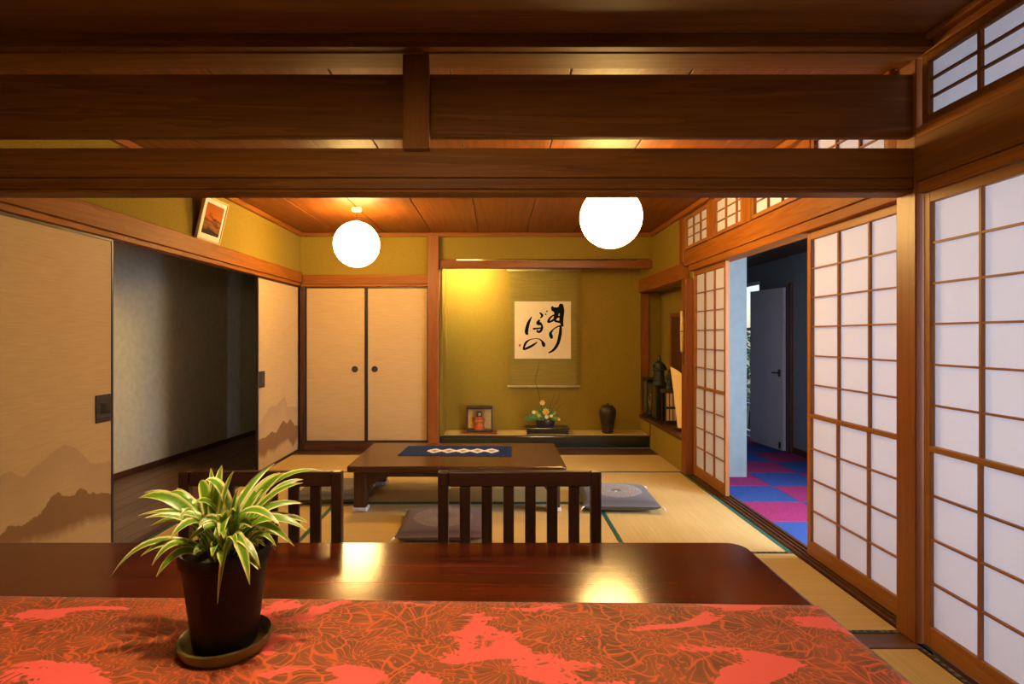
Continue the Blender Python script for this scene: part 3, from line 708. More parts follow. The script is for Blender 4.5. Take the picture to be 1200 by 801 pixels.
# tokonoma tube lamp behind the beam
tube('bulb_stem', [(-0.33, 0.80, 1.822), (-0.33, 0.80, 1.99)], 0.016, M_BLACK, pt, 10)
tl = thing('tube_lamp', 'small tube lamp tucked behind the alcove beam', 'lamp', (-0.36, 6.235, 2.02))
o = lathe('tube', [(0.0, -0.17), (0.014, -0.17), (0.014, 0.17), (0.0, 0.17)], (0, 0, 0), emis('tube_glow', (1.0, 0.77, 0.40), 450.0, False), None, 16)
o.rotation_euler = (0, math.pi/2, 0); o.parent = tl; o.location = Vector((-0.36, 6.235, 2.02))-WL[tl]
box('slit_plug', -0.634, -0.4505, 6.16, 6.188, 2.0525, 2.0755, POST('X'), tl); box('slit_plug', 1.5205, 1.679, 6.16, 6.188, 2.0525, 2.0755, POST('X'), tl)  # added strips plugging the slit ends so the tube light cannot leak out
box('diffuser', -0.45, 1.52, 6.182, 6.184, 2.0525, 2.0755, M_DIFF, tl)
box('holder', -0.55, -0.532, 6.20, 6.25, 2.0, 2.05, M_OFFWHITE, tl, 0.003); box('holder', -0.188, -0.17, 6.20, 6.25, 2.0, 2.05, M_OFFWHITE, tl, 0.003)

# --- dining table ---------------------------------------------------------
TX0, TX1, TY0, TY1, TZ = -1.36, 0.631, 0.56, 1.457, 0.70
def rounded_slab(name, x0, x1, y0, y1, z0, z1, r, mat, parent, er=0.008, seg=6):
    def ring(ins, z):
        out = []
        rr = max(r-ins, 0.002)
        for cx, cy, a0 in ((x1-ins-rr, y1-ins-rr, 0), (x0+ins+rr, y1-ins-rr, 90), (x0+ins+rr, y0+ins+rr, 180), (x1-ins-rr, y0+ins+rr, 270)):
            for k in range(seg+1):
                a_ = math.radians(a0+90*k/seg); out.append((cx+rr*math.cos(a_), cy+rr*math.sin(a_), z))
        return out
    rings = []
    for k in range(4):
        a_ = math.pi/2*k/3; rings.append(ring(er*(1-math.sin(a_)), z0+er*(1-math.cos(a_))))
    for k in range(4):
        a_ = math.pi/2*k/3; rings.append(ring(er*(1-math.cos(a_)), z1-er*(1-math.sin(a_))))
    n = len(rings[0]); vs = [v for q in rings for v in q]; fs = []
    for i in range(len(rings)-1):
        for k in range(n): fs.append((i*n+k, i*n+(k+1) % n, (i+1)*n+(k+1) % n, (i+1)*n+k))
    fs.append(tuple(range(n))[::-1]); fs.append(tuple((len(rings)-1)*n+k for k in range(n)))
    return mesh(name, vs, fs, mat, parent, False)
dt = thing('dining_table', 'glossy dark red lacquered dining table under the red patterned cloth', 'table', ((TX0+TX1)/2, (TY0+TY1)/2, 0))
rounded_slab('table_top', TX0, TX1, TY0, TY1, TZ-0.032, TZ, 0.05, LACQ('X'), dt, 0.01)
for x in (TX0+0.06, TX1-0.12):
    for y in (TY0+0.06, TY1-0.12): box('leg', x, x+0.06, y, y+0.06, 0.002, TZ-0.0325, CHAIR('Z'), dt, 0.004)
box('apron', TX0+0.121, TX1-0.121, TY1-0.10, TY1-0.08, TZ-0.10, TZ-0.0325, CHAIR('X'), dt, 0.003); box('apron', TX0+0.121, TX1-0.121, TY0+0.08, TY0+0.10, TZ-0.10, TZ-0.0325, CHAIR('X'), dt, 0.003)
box('apron', TX0+0.08, TX0+0.10, TY0+0.121, TY1-0.121, TZ-0.10, TZ-0.0325, CHAIR('Y'), dt, 0.003); box('apron', TX1-0.10, TX1-0.08, TY0+0.121, TY1-0.121, TZ-0.10, TZ-0.0325, CHAIR('Y'), dt, 0.003)

# --- tablecloth -----------------------------------------------------------
def cloth_obj():
    nx, ny = 160, 34
    x0, x1 = -1.30, TX1-0.001; yb = TY0+0.004
    vs = []
    def yback(x): return 1.118 - 0.024*(x-0.0)
    th = 0.0024
    for layer in (0, 1):
        for j in range(ny+1):
            for i in range(nx+1):
                s = x0+(x1-x0)*i/nx; v = yb+(yback(s)-yb)*j/ny
                z = TZ+0.0012+0.0005*(1+math.sin(s*9+v*5))
                dx = max(0.0, 1-(x1-s)/0.012)
                if layer == 1: z += th*(1-0.6*dx*dx)
                vs.append((s, v, z))
    n = (nx+1)*(ny+1); fs = []
    idx = lambda l, i, j: l*n+j*(nx+1)+i
    for l in (0, 1):
        for j in range(ny):
            for i in range(nx):
                f = (idx(l, i, j), idx(l, i+1, j), idx(l, i+1, j+1), idx(l, i, j+1)); fs.append(f if l else f[::-1])
    for i in range(nx):
        for j in (0, ny): fs.append((idx(0, i, j), idx(0, i+1, j), idx(1, i+1, j), idx(1, i, j)))
    for j in range(ny):
        for i in (0, nx): fs.append((idx(0, i, j), idx(0, i, j+1), idx(1, i, j+1), idx(1, i, j)))
    return mesh('tablecloth', vs, fs, M_CLOTH, None, True)
tag(cloth_obj(), 'red and brown floral damask cloth spread over the dining table', 'tablecloth')

# --- dining chairs ----------------------------------------------------------
def chair(label, x0, x1, yb):
    cx = (x0+x1)/2; yf = yb-0.44
    c = thing('dining_chair', label, 'chair', (cx, (yb+yf)/2, 0.0))
    pw, zt = 0.030, 0.845
    for x in (x0, x1-pw): box('rear_leg', x, x+pw, yb, yb+0.028, 0.002, zt-0.0005, CHAIR('Z'), c, 0.004)
    for x in (x0, x1-0.035): box('front_leg', x, x+0.035, yf, yf+0.035, 0.002, 0.40, CHAIR('Z'), c, 0.004)
    box('top_rail', x0+pw+0.0005, x1-pw-0.0005, yb+0.002, yb+0.026, zt-0.043, zt, CHAIR('X'), c, 0.004)
    box('lower_rail', x0+pw+0.0005, x1-pw-0.0005, yb+0.004, yb+0.024, 0.50, 0.53, CHAIR('X'), c, 0.003)
    inner0, inner1 = x0+pw, x1-pw; n = 6; wsl = 0.0305; gap = (inner1-inner0-n*wsl)/(n+1)
    for k in range(n):
        xs = inner0+gap+k*(wsl+gap)
        box('slat', xs, xs+wsl, yb+0.006, yb+0.022, 0.5305, zt-0.0435, CHAIR('Z'), c, 0.003)
    box('seat', x0+0.005, x1-0.005, yf, yb-0.002, 0.405, 0.445, plain('seat_pad', (0.05, 0.03, 0.025), 0.6), c, 0.012)
    box('seat_rail', x0+0.036, x1-0.036, yf+0.005, yf+0.025, 0.34, 0.404, CHAIR('X'), c, 0.003)
    box('seat_rail', x0+0.036, x1-0.036, yb+0.005, yb+0.025, 0.34, 0.404, CHAIR('X'), c, 0.003)
    for x in (x0+0.006, x1-0.026): box('side_rail', x, x+0.02, yf+0.036, yb-0.001, 0.34, 0.404, CHAIR('Y'), c, 0.003)
chair('dark slatted dining chair seen behind the potted plant', -0.909, -0.444, 1.60)
chair('dark slatted dining chair in front of the low table', -0.170, 0.296, 1.60)

# --- potted plant -------------------------------------------------------------
PX, PY = -0.462, 0.957; PZ = TZ+0.0045
sa = thing('plant_saucer', 'olive glazed saucer under the potted plant', 'saucer', (PX, PY, PZ))
M_SAUC = plain('saucer_glaze', (0.17, 0.145, 0.03), 0.35, noise=0.15, scale=14)
lathe('dish', [(0.0, 0.0), (0.066, 0.0), (0.071, 0.006), (0.074, 0.02), (0.072, 0.0225), (0.069, 0.02), (0.064, 0.007), (0.0, 0.006)], (PX, PY, PZ), M_SAUC, sa, 48)
pp = thing('potted_plant', 'variegated spider plant in a dark brown pot on the tablecloth', 'plant', (PX, PY, PZ+0.0065))
M_POT = plain('pot_glaze', (0.008, 0.005, 0.004), 0.5, noise=0.3, scale=60, spec=0.25)
z0 = PZ+0.0068
prof = [(0.0, 0.0), (0.047, 0.0), (0.050, 0.004)]
for k in range(17):
    f = k/16; rr = 0.0505+0.0165*f; prof.append((rr+(0.0006 if k % 2 else 0), 0.006+0.135*f))
prof += [(0.0715, 0.143), (0.0725, 0.160), (0.0715, 0.163), (0.066, 0.160), (0.064, 0.145), (0.0, 0.145)]
pot = lathe('pot', prof, (PX, PY, z0), M_POT, pp, 48)
sph = lathe('soil', [(0.0, 0.162), (0.04, 0.158), (0.0645, 0.1475)][::-1], (PX, PY, z0), plain('soil', (0.03, 0.02, 0.012), 0.95, noise=0.4, bumpk=0.8), pp, 24)
def m_leaf():
    m, t, b = newmat('variegated_leaf')
    uv = N(t, 'ShaderNodeUVMap'); sp = N(t, 'ShaderNodeSeparateXYZ'); L(t, uv.outputs[0], sp.inputs[0])
    oi = N(t, 'ShaderNodeObjectInfo')
    e = math_n(t, 'ABSOLUTE', math_n(t, 'SUBTRACT', sp.outputs[0], 0.5))
    ns = N(t, 'ShaderNodeTexNoise', i_Scale=4.0, i_Detail=2.0)
    mp = N(t, 'ShaderNodeMapping'); mp.inputs['Scale'].default_value = (6, 0.8, 1); L(t, uv.outputs[0], mp.inputs[0]); L(t, mp.outputs[0], ns.inputs['Vector'])
    ee = math_n(t, 'ADD', e, math_n(t, 'MULTIPLY', math_n(t, 'SUBTRACT', ns.outputs[0], 0.5), 0.22))
    ee = math_n(t, 'ADD', ee, math_n(t, 'MULTIPLY', math_n(t, 'SUBTRACT', oi.outputs['Random'], 0.5), 0.12))
    r = ramp(t, [(0.20, (0.15, 0.30, 0.008)), (0.28, (0.34, 0.50, 0.03)), (0.36, (0.84, 0.78, 0.32))], ee)
    tip = ramp(t, [(0.86, (0, 0, 0)), (1.0, (1, 1, 1))], sp.outputs[1])
    col = mixc(t, math_n(t, 'MULTIPLY', tip.outputs[0], 0.75), r.outputs[0], (0.62, 0.42, 0.10))
    L(t, col, b.inputs['Base Color']); b.inputs['Roughness'].default_value = 0.35
    tr = N(t, 'ShaderNodeBsdfTranslucent'); L(t, col, tr.inputs[0]); mx = N(t, 'ShaderNodeMixShader'); mx.inputs[0].default_value = 0.25
    L(t, b.outputs[0], mx.inputs[1]); L(t, tr.outputs[0], mx.inputs[2]); L(t, mx.outputs[0], t.nodes['Material Output'].inputs[0])
    return m
M_LEAF = m_leaf()
def leaf(name, parent, p0, p1, p2, width, mat, n=12, fold=0.25, up=Vector((0, 0, 1)), roll=0.0):
    vs, uv, fs = [], [], []
    for i in range(n+1):
        s = i/n
        p = p0*(1-s)**2+p1*2*s*(1-s)+p2*s*s
        tg = ((p1-p0)*(1-s)+(p2-p1)*s).normalized()
        side = tg.cross(up)
        if side.length < 0.12: side = tg.cross(Vector((0.3, -1, 0.2)))
        side.normalize(); nrm = side.cross(tg).normalized()
        if roll:
            s1, s2 = side*math.cos(roll)+nrm*math.sin(roll), side*math.cos(roll)-nrm*math.sin(roll)
            side = s1 if s1.cross(tg).y < s2.cross(tg).y else s2
            nrm = side.cross(tg).normalized()
        wv = width*(0.45+0.55*min(1, s*2.6))*(1-max(0, (s-0.55)/0.45)**2.0)+0.0004
        vs += [p-side*wv+nrm*wv*fold, p, p+side*wv+nrm*wv*fold]; uv += [(0, s), (0.5, s), (1, s)]
    for i in range(n):
        a_ = i*3; fs += [(a_, a_+1, a_+4, a_+3), (a_+1, a_+2, a_+5, a_+4)]
    return mesh(name, vs, fs, mat, parent, True, uv)
ztop = z0+0.15
# (crop x, crop y, depth offset, half width, lift)
LV = [(30, 415, -0.04, .0050, .075), (130, 195, -.02, .0050, .05), (130, 132, 0.0, .0075, .06), (150, 112, .04, .0060, .05), (178, 376, -.06, .0065, .06),
      (240, 285, -.07, .0075, .075), (150, 205, -.05, .0045, .045), (265, 96, .05, .0045, .03), (350, 72, .03, .0075, .05), (368, 70, 0.0, .0085, .06), (330, 150, -.02, .0065, .05), (400, 65, .02, .0050, .02),
      (390, 25, .05, .0045, .02), (430, 14, .02, .0055, .02), (474, 34, .0, .0050, .02), (620, 8, .08, .0045, .03), (655, 42, .02, .0110, .02),
      (640, 40, .05, .0085, .03), (790, 34, .04, .0055, .07), (722, 66, .06, .0050, .05), (722, 78, .0, .0050, .04), (720, 152, .03, .0055, .05), (712, 210, .06, .0050, .06), (690, 305, -.03, .0055, .085),
      (735, 250, -.02, .0065, .075), (640, 232, -.05, .0070, .085), (600, 190, .02, .0060, .06), (568, 386, -.07, .0050, .075), (530, 444, -.085, .0075, .09),
      (414, 514, -.105, .0080, .105), (425, 300, -.07, .0085, .09), (300, 300, -.06, .0060, .07), (480, 180, -.04, .0090, .06), (430, 200, -.05, .0075, .05),
      (345, 235, -.06, .0060, .06), (540, 240, -.04, .0060, .05), (270, 245, .03, .0055, .06), (520, 120, .05, .0060, .03), (450, 110, .05, .0055, .02), (560, 130, .07, .0050, .03),
      (210, 180, .06, .0050, .05), (380, 150, .0, .0070, .03), (490, 100, -.01, .0055, .02), (170, 235, .02, .0050, .06)]
for k in range(38):
    a_ = random.uniform(0, 2*math.pi); rr = random.uniform(0.05, 0.14)
    q_ = Vector((PX+rr*math.cos(a_), PY+rr*0.8*math.sin(a_), ztop+random.uniform(-0.02, 0.085)))
    b0_ = Vector((PX+0.03*math.cos(a_), PY+0.03*math.sin(a_), ztop-0.003))
    c_ = b0_+(q_-b0_)*0.5; c_.z = max(q_.z, ztop)+random.uniform(0.02, 0.05)
    leaf('leaf', pp, b0_, c_, q_, random.uniform(0.0045, 0.0075), M_LEAF, roll=random.uniform(0.2, 0.9))
for (cx_, cy_, dz, wd, lift) in LV:
    tip = P(120+cx_/3.07, 540+cy_/3.07, PY+dz)
    a_ = random.random()*6.28; rr = 0.030*random.random()**0.6
    base = Vector((PX+rr*math.cos(a_), PY+rr*math.sin(a_), ztop-0.004))
    hor = Vector((tip.x-base.x, tip.y-base.y, 0)) 
    if tip.z < ztop+0.02:
        ctl = base+hor*0.62; ctl.z = max(ztop+lift, tip.z+lift)
    else:
        ctl = base+hor*0.40; ctl.z = ztop+(tip.z-ztop)*0.62+lift
    leaf('leaf', pp, base, ctl, tip, wd*1.3, M_LEAF, roll=random.uniform(0.3, 0.9))

# --- low table -------------------------------------------------------------------
LX0, LX1, LY0, LY1, LZ = -1.05, 0.48, 3.90, 4.77, 0.33
lt = thing('low_table', 'low dark wooden table on white foot pads in the tatami room', 'table', ((LX0+LX1)/2, (LY0+LY1)/2, 0))
rounded_slab('table_top', LX0, LX1, LY0, LY1, LZ-0.045, LZ, 0.03, LOWT('X'), lt, 0.014)
box('apron', LX0+0.131, LX1-0.131, LY0+0.06, LY0+0.085, LZ-0.088, LZ-0.0455, DARKW('X'), lt, 0.004); box('apron', LX0+0.131, LX1-0.131, LY1-0.085, LY1-0.06, LZ-0.088, LZ-0.0455, DARKW('X'), lt, 0.004)  # aprons, legs and brackets in darker wood than the top: painted-in shade
box('apron', LX0+0.05, LX0+0.075, LY0+0.131, LY1-0.131, LZ-0.088, LZ-0.0455, DARKW('Y'), lt, 0.004); box('apron', LX1-0.075, LX1-0.05, LY0+0.131, LY1-0.131, LZ-0.088, LZ-0.0455, DARKW('Y'), lt, 0.004)
for sx_, x in ((1, LX0+0.04), (-1, LX1-0.13)):
    for sy_, y in ((1, LY0+0.04), (-1, LY1-0.13)):
        lg = box('leg', x, x+0.09, y, y+0.09, 0.022, LZ-0.0455, DARKW('Z'), lt, 0.012)
        box('foot_pad', x-0.006, x+0.096, y-0.006, y+0.096, 0.0025, 0.034, M_WHITEPAD, lg, 0.01)
        # curved bracket between leg and top
        bx = x+0.0905 if sx_ > 0 else x-0.0005
        pr = [(0, 0), (0.14, 0), (0.13, -0.02), (0.06, -0.035), (0.025, -0.06), (0, -0.10)]
        vs = []
        for yy_ in (y+0.03, y+0.06):
            for (u, v_) in pr: vs.append((bx+sx_*u, yy_, LZ-0.089+v_))
        n_ = len(pr)
        mesh('corner_bracket', vs, [tuple(range(n_)), tuple(range(n_, 2*n_))[::-1]]+[(k, (k+1) % n_, n_+(k+1) % n_, n_+k) for k in range(n_)], DARKW('X'), lt)

def m_runner():
    m, t, b = newmat('indigo_runner')
    tc = N(t, 'ShaderNodeTexCoord'); sp = N(t, 'ShaderNodeSeparateXYZ'); L(t, tc.outputs['Object'], sp.inputs[0])
    # row of five tie-dyed lozenges along x
    u = math_n(t, 'DIVIDE', math_n(t, 'ADD', sp.outputs[0], 0.23), 0.112)
    fr = math_n(t, 'ABSOLUTE', math_n(t, 'SUBTRACT', math_n(t, 'FRACT', u), 0.5))
    inx = math_n(t, 'MULTIPLY', math_n(t, 'GREATER_THAN', u, 0.0), math_n(t, 'LESS_THAN', u, 5.0))
    ns = N(t, 'ShaderNodeTexNoise', i_Scale=45.0, i_Detail=3.0); L(t, tc.outputs['Object'], ns.inputs['Vector'])
    dd = math_n(t, 'ADD', math_n(t, 'MULTIPLY', fr, 1.3), math_n(t, 'DIVIDE', math_n(t, 'ABSOLUTE', sp.outputs[1]), 0.105))
    dd = math_n(t, 'ADD', dd, math_n(t, 'MULTIPLY', math_n(t, 'SUBTRACT', ns.outputs[0], 0.5), 0.5))
    mk = ramp(t, [(0.80, (1, 1, 1)), (0.92, (0, 0, 0))], dd)
    ringm = ramp(t, [(0.30, (0.35, 0.35, 0.35)), (0.42, (1, 1, 1))], dd)
    f = math_n(t, 'MULTIPLY', math_n(t, 'MULTIPLY', mk.outputs[0], inx), ringm.outputs[0])
    col = mixc(t, f, (0.012, 0.03, 0.12), (0.72, 0.74, 0.74))
    L(t, col, b.inputs['Base Color']); b.inputs['Roughness'].default_value = 0.85; b.inputs['Specular IOR Level'].default_value = 0.1
    return m
rn = mesh('table_runner', [(-0.755, 4.255, LZ+.0008), (0.105, 4.22, LZ+.0008), (0.115, 4.60, LZ+.0008), (-0.73, 4.62, LZ+.0008),
                           (-0.755, 4.255, LZ+.0035), (0.105, 4.22, LZ+.0035), (0.115, 4.60, LZ+.0035), (-0.73, 4.62, LZ+.0035)],
          [(0, 1, 2, 3), (4, 5, 6, 7), (0, 1, 5, 4), (1, 2, 6, 5), (2, 3, 7, 6), (3, 0, 4, 7)], m_runner())
tag(rn, 'indigo runner with a row of white tie-dyed lozenges on the low table', 'table runner')

# --- floor cushions -----------------------------------------------------------------
def m_cushion(name, base, pat):
    m, t, b = newmat(name)
    tc = N(t, 'ShaderNodeTexCoord'); raw = tc.outputs['Object']
    ln = N(t, 'ShaderNodeVectorMath', operation='MULTIPLY'); ln.inputs[1].default_value = (1, 1, 0); L(t, raw, ln.inputs[0])
    le = N(t, 'ShaderNodeVectorMath', operation='LENGTH'); L(t, ln.outputs[0], le.inputs[0])
    vo = N(t, 'ShaderNodeTexVoronoi', i_Scale=48.0, feature='DISTANCE_TO_EDGE'); L(t, raw, vo.inputs['Vector'])
    ed = ramp(t, [(0.05, (1, 1, 1)), (0.12, (0, 0, 0))], vo.outputs['Distance'])
    ring = ramp(t, [(0.185, (1, 1, 1)), (0.19, (0, 0, 0))], le.outputs['Value'])
    ctr = ramp(t, [(0.035, (0, 0, 0)), (0.045, (1, 1, 1))], le.outputs['Value'])
    f = math_n(t, 'MULTIPLY', math_n(t, 'MULTIPLY', ring.outputs[0], ctr.outputs[0]), math_n(t, 'MULTIPLY_ADD', ed.outputs[0], 0.7, 0.25))
    ws = N(t, 'ShaderNodeTexNoise', i_Scale=300.0); L(t, raw, ws.inputs['Vector'])
    col = mixc(t, f, base, pat)
    L(t, col, b.inputs['Base Color']); b.inputs['Roughness'].default_value = 0.8; b.inputs['Specular IOR Level'].default_value = 0.2
    b.inputs['Sheen Weight'].default_value = 0.2
    bump(t, b, ws.outputs[0], 0.3, 0.001); return m
def cushion(label, cx, cy, s, rz, mat, h=0.085):
    c = thing('floor_cushion', label, 'cushion', (cx, cy, 0.0025), rz)
    n = 22; vs, fs = [], []
    hs = s/2
    for side in (1, -1):
        for j in range(n+1):
            for i in range(n+1):
                u, v = i/n*2-1, j/n*2-1
                e = (1-abs(u)**3.2)*(1-abs(v)**3.2)
                pin = 1-0.035*(1-abs(u)**2)*abs(v)**6*1.0
                pinx = 1-0.035*(1-abs(v)**2)*abs(u)**6
                z = h/2+side*(h/2)*max(0.0, e)**0.34
                if side > 0: z -= 0.016*math.exp(-((u*u+v*v)/0.03))
                vs.append((u*hs*pinx, v*hs*pin, z))
    m_ = (n+1)**2
    for side in (0, 1):
        for j in range(n):
            for i in range(n):
                f = (side*m_+j*(n+1)+i, side*m_+j*(n+1)+i+1, side*m_+(j+1)*(n+1)+i+1, side*m_+(j+1)*(n+1)+i); fs.append(f if side == 0 else f[::-1])
    o = mesh('cover', vs, fs, mat, c, True, local=True)
    bm = bmesh.new(); bm.from_mesh(o.data); bmesh.ops.remove_doubles(bm, verts=bm.verts[:], dist=0.0005); bm.to_mesh(o.data); bm.free()
    lathe('center_tuft', [(0.0, 0.006), (0.008, 0.004), (0.012, 0.0)], (0, 0, h-0.0165), M_WHITEPAD, c, 10, local=True)
    for a_ in (-1, 1):
        for b2 in (-1, 1):
            tube('corner_tassel', [(a_*hs*0.985, b2*hs*0.985, h/2), (a_*(hs+0.012), b2*(hs+0.012), h/2-0.006), (a_*(hs+0.02), b2*(hs+0.02), h/2-0.022)], [0.005, 0.005, 0.003], M_WHITEPAD, c, 6, local=True)
M_CUSG = m_cushion('cushion_grey', (0.085, 0.082, 0.10), (0.30, 0.28, 0.24)); M_CUSP = m_cushion('cushion_plum', (0.085, 0.05, 0.055), (0.20, 0.14, 0.11))
cushion('grey floor cushion with a round pattern to the right of the low table', 0.875, 4.16, 0.54, math.radians(-2), M_CUSG, 0.10)
cushion('plum floor cushion with a round pattern before the low table, behind the slatted chair', -0.345, 3.585, 0.54, math.radians(1), M_CUSP)
cushion('grey floor cushion pushed under the closet end of the low table', -1.245, 4.36, 0.54, math.radians(2), M_CUSG, 0.085)

# --- leaning picture on the rail -------------------------------------------------------
def m_sunset():
    m, t, b = newmat('sunset_print')
    tc = N(t, 'ShaderNodeTexCoord'); sp = N(t, 'ShaderNodeSeparateXYZ'); L(t, tc.outputs['Object'], sp.inputs[0])
    mp = N(t, 'ShaderNodeMapping'); mp.inputs['Scale'].default_value = (1, 8, 30); L(t, tc.outputs['Object'], mp.inputs[0])
    ns = N(t, 'ShaderNodeTexNoise', i_Scale=1.0, i_Detail=4.0); L(t, mp.outputs[0], ns.inputs['Vector'])
    v = math_n(t, 'ADD', math_n(t, 'MULTIPLY', sp.outputs[2], 3.2), math_n(t, 'MULTIPLY', ns.outputs[0], 0.55))
    r = ramp(t, [(0.0, (0.05, 0.035, 0.02)), (0.16, (0.30, 0.12, 0.03)), (0.26, (0.10, 0.04, 0.015)), (0.34, (0.45, 0.13, 0.02)), (0.6, (0.38, 0.12, 0.025)), (0.8, (0.25, 0.09, 0.03))], v)
    L(t, r.outputs[0], b.inputs['Base Color']); b.inputs['Roughness'].default_value = 0.9; b.inputs['Specular IOR Level'].default_value = 0.05; return m
pf = thing('framed_picture', 'small framed sunset picture leaning out above the sliding door rail', 'picture', (XL+0.022, 4.10, 1.9205))
pf.rotation_euler = (0, math.radians(13), 0)
w2, hh = 0.165, 0.315; M_PFR = wood('pictureframe', (0.45, 0.28, 0.10), (0.6, 0.40, 0.17), 'Z', 0.4)
box('backing', -0.008, 0.004, -w2+.01, w2-.01, 0.01, hh-0.01, M_HOUSE, pf, 0, True)
for (a_, b2, c_, d_) in ((-w2, -w2+0.014, 0, hh), (w2-0.014, w2, 0, hh), (-w2+0.0145, w2-0.0145, 0, 0.014), (-w2+0.0145, w2-0.0145, hh-0.014, hh)):
    box('frame_bar', -0.009, 0.012, a_, b2, c_, d_, M_PFR, pf, 0.002, True)
box('mount', 0.0045, 0.0065, -w2+0.015, w2-0.015, 0.015, hh-0.015, plain('mount_card', (0.8, 0.72, 0.55), 0.9, noise=0.02), pf, 0, True)
box('print', 0.007, 0.008, -w2+0.045, w2-0.045, 0.05, hh-0.045, m_sunset(), pf, 0, True)
tube('hanging_wire', [(-0.008, 0, hh-0.03), (-0.075, 0, hh+0.02)], 0.0015, M_IRON, pf, 5, True)

# --- hanging scroll ----------------------------------------------------------------------
YS = 6.575
def SX(x): return (x-VPX)/F_PX*YS
def SZ(y): return CAMZ-(y-VPY)/F_PX*YS
sc = thing('hanging_scroll', 'olive hanging scroll with brushed calligraphy on a cream square', 'scroll', (SX(637), YS, SZ(453)))
def m_scroll():
    m, t, b = newmat('scroll_silk')
    co, rnd, raw = objco(t, (4, 4, 90))
    n1 = N(t, 'ShaderNodeTexNoise', i_Scale=1.0, i_Detail=2.0); L(t, co, n1.inputs['Vector'])
    r = ramp(t, [(0.3, (0.215, 0.162, 0.026)), (0.7, (0.275, 0.21, 0.042))], n1.outputs[0]); L(t, r.outputs[0], b.inputs['Base Color'])
    b.inputs['Roughness'].default_value = 0.85; b.inputs['Specular IOR Level'].default_value = 0.15; return m
vs, fs = [], []
nz, nx_ = 16, 8
for l in (0, 1):
    for j in range(nz+1):
        f = j/nz; z = SZ(451)+(SZ(318)-SZ(451))*f
        pin = 1-0.055*math.sin(math.pi*f)**0.8
        for i in range(nx_+1):
            g = i/nx_*2-1; x = SX(637)+g*(SX(677.5)-SX(637))*pin
            vs.append((x, YS+0.004*l+0.006*(1-g*g)*math.sin(math.pi*f), z))
m_ = (nz+1)*(nx_+1)
for l in (0, 1):
    for j in range(nz):
        for i in range(nx_):
            a_ = l*m_+j*(nx_+1)+i; f = (a_, a_+1, a_+nx_+2, a_+nx_+1); fs.append(f)
for j in range(nz):
    for i in (0, nx_): a_ = j*(nx_+1)+i; fs.append((a_, a_+nx_+1, m_+a_+nx_+1, m_+a_))
for i in range(nx_):
    for j in (0, nz): a_ = j*(nx_+1)+i; fs.append((a_, a_+1, m_+a_+1, m_+a_))
mesh('silk_panel', vs, fs, m_scroll(), sc, False)
M_ROD = plain('rod_cream', (0.55, 0.42, 0.2), 0.5)
tube('top_rod', [(SX(594), YS, SZ(316.5)), (SX(681), YS, SZ(316.5))], 0.011, M_ROD, sc, 12)
tube('bottom_rod', [(SX(596), YS-0.005, SZ(452.5)), (SX(678.5), YS-0.005, SZ(452.5))], 0.013, M_ROD, sc, 12)
for x in (596, 678.5): sphere('rod_knob', (SX(x), YS-0.005, SZ(452.5)), 0.016, M_ROD, sc, seg=12, rings=8)
tube('hanging_cord', [(SX(615), YS, SZ(316)), (SX(637), YS+0.03, SZ(305)), (SX(659), YS, SZ(316))], 0.002, M_BLACK, sc, 5)
KX0, KX1, KZ0, KZ1 = SX(603), SX(669), SZ(420), SZ(353)
ks = box('calligraphy_sheet', KX0, KX1, YS-0.0065, YS-0.0045, KZ0, KZ1, plain('sheet_cream', (0.74, 0.60, 0.36), 0.9, noise=0.03), sc)
def stroke(pts, par, k):
    pts = [(KX0+(x-75)/620*(KX1-KX0), KZ1-(y-80)/625*(KZ1-KZ0), 1.3*w_/620*(KX1-KX0)) for x, y, w_ in pts]
    fine = []
    for i in range(len(pts)-1):
        p0_, p1_, p2_, p3_ = pts[max(i-1, 0)], pts[i], pts[i+1], pts[min(i+2, len(pts)-1)]
        for s in range(6):
            t_ = s/6
            fine.append(tuple(0.5*((2*b1)+(-a1+c1)*t_+(2*a1-5*b1+4*c1-d1)*t_*t_+(-a1+3*b1-3*c1+d1)*t_**3) for a1, b1, c1, d1 in zip(p0_, p1_, p2_, p3_)))
    fine.append(pts[-1])
    y = YS-0.0068-0.00012*k; vs, fs = [], []
    # sweep of overlapping discs drawn as one ribbon with rounded ends
    def perp(i):
        a1, b1 = fine[max(i-1, 0)], fine[min(i+1, len(fine)-1)]
        dx, dz = b1[0]-a1[0], b1[1]-a1[1]; l = math.hypot(dx, dz) or 1e-6
        return (-dz/l, dx/l), (dx/l, dz/l)
    (n0, d0), (n1, d1) = perp(0), perp(len(fine)-1)
    ext = [(fine[0][0]-d0[0]*fine[0][2]*0.7, fine[0][1]-d0[1]*fine[0][2]*0.7, fine[0][2]*0.35, n0)]
    ext += [(f[0], f[1], f[2], perp(i)[0]) for i, f in enumerate(fine)]
    ext += [(fine[-1][0]+d1[0]*fine[-1][2]*0.7, fine[-1][1]+d1[1]*fine[-1][2]*0.7, fine[-1][2]*0.35, n1)]
    for (x, z, w_, n_) in ext:
        w_ = max(w_, 0.001); vs += [(x+n_[0]*w_, y, z+n_[1]*w_), (x-n_[0]*w_, y, z-n_[1]*w_)]
    for i in range(len(ext)-1): fs.append((2*i, 2*i+1, 2*i+3, 2*i+2))
    mesh('brush_stroke', vs, fs, plain('ink', (0.008, 0.008, 0.008), 0.95, spec=0.0), par)
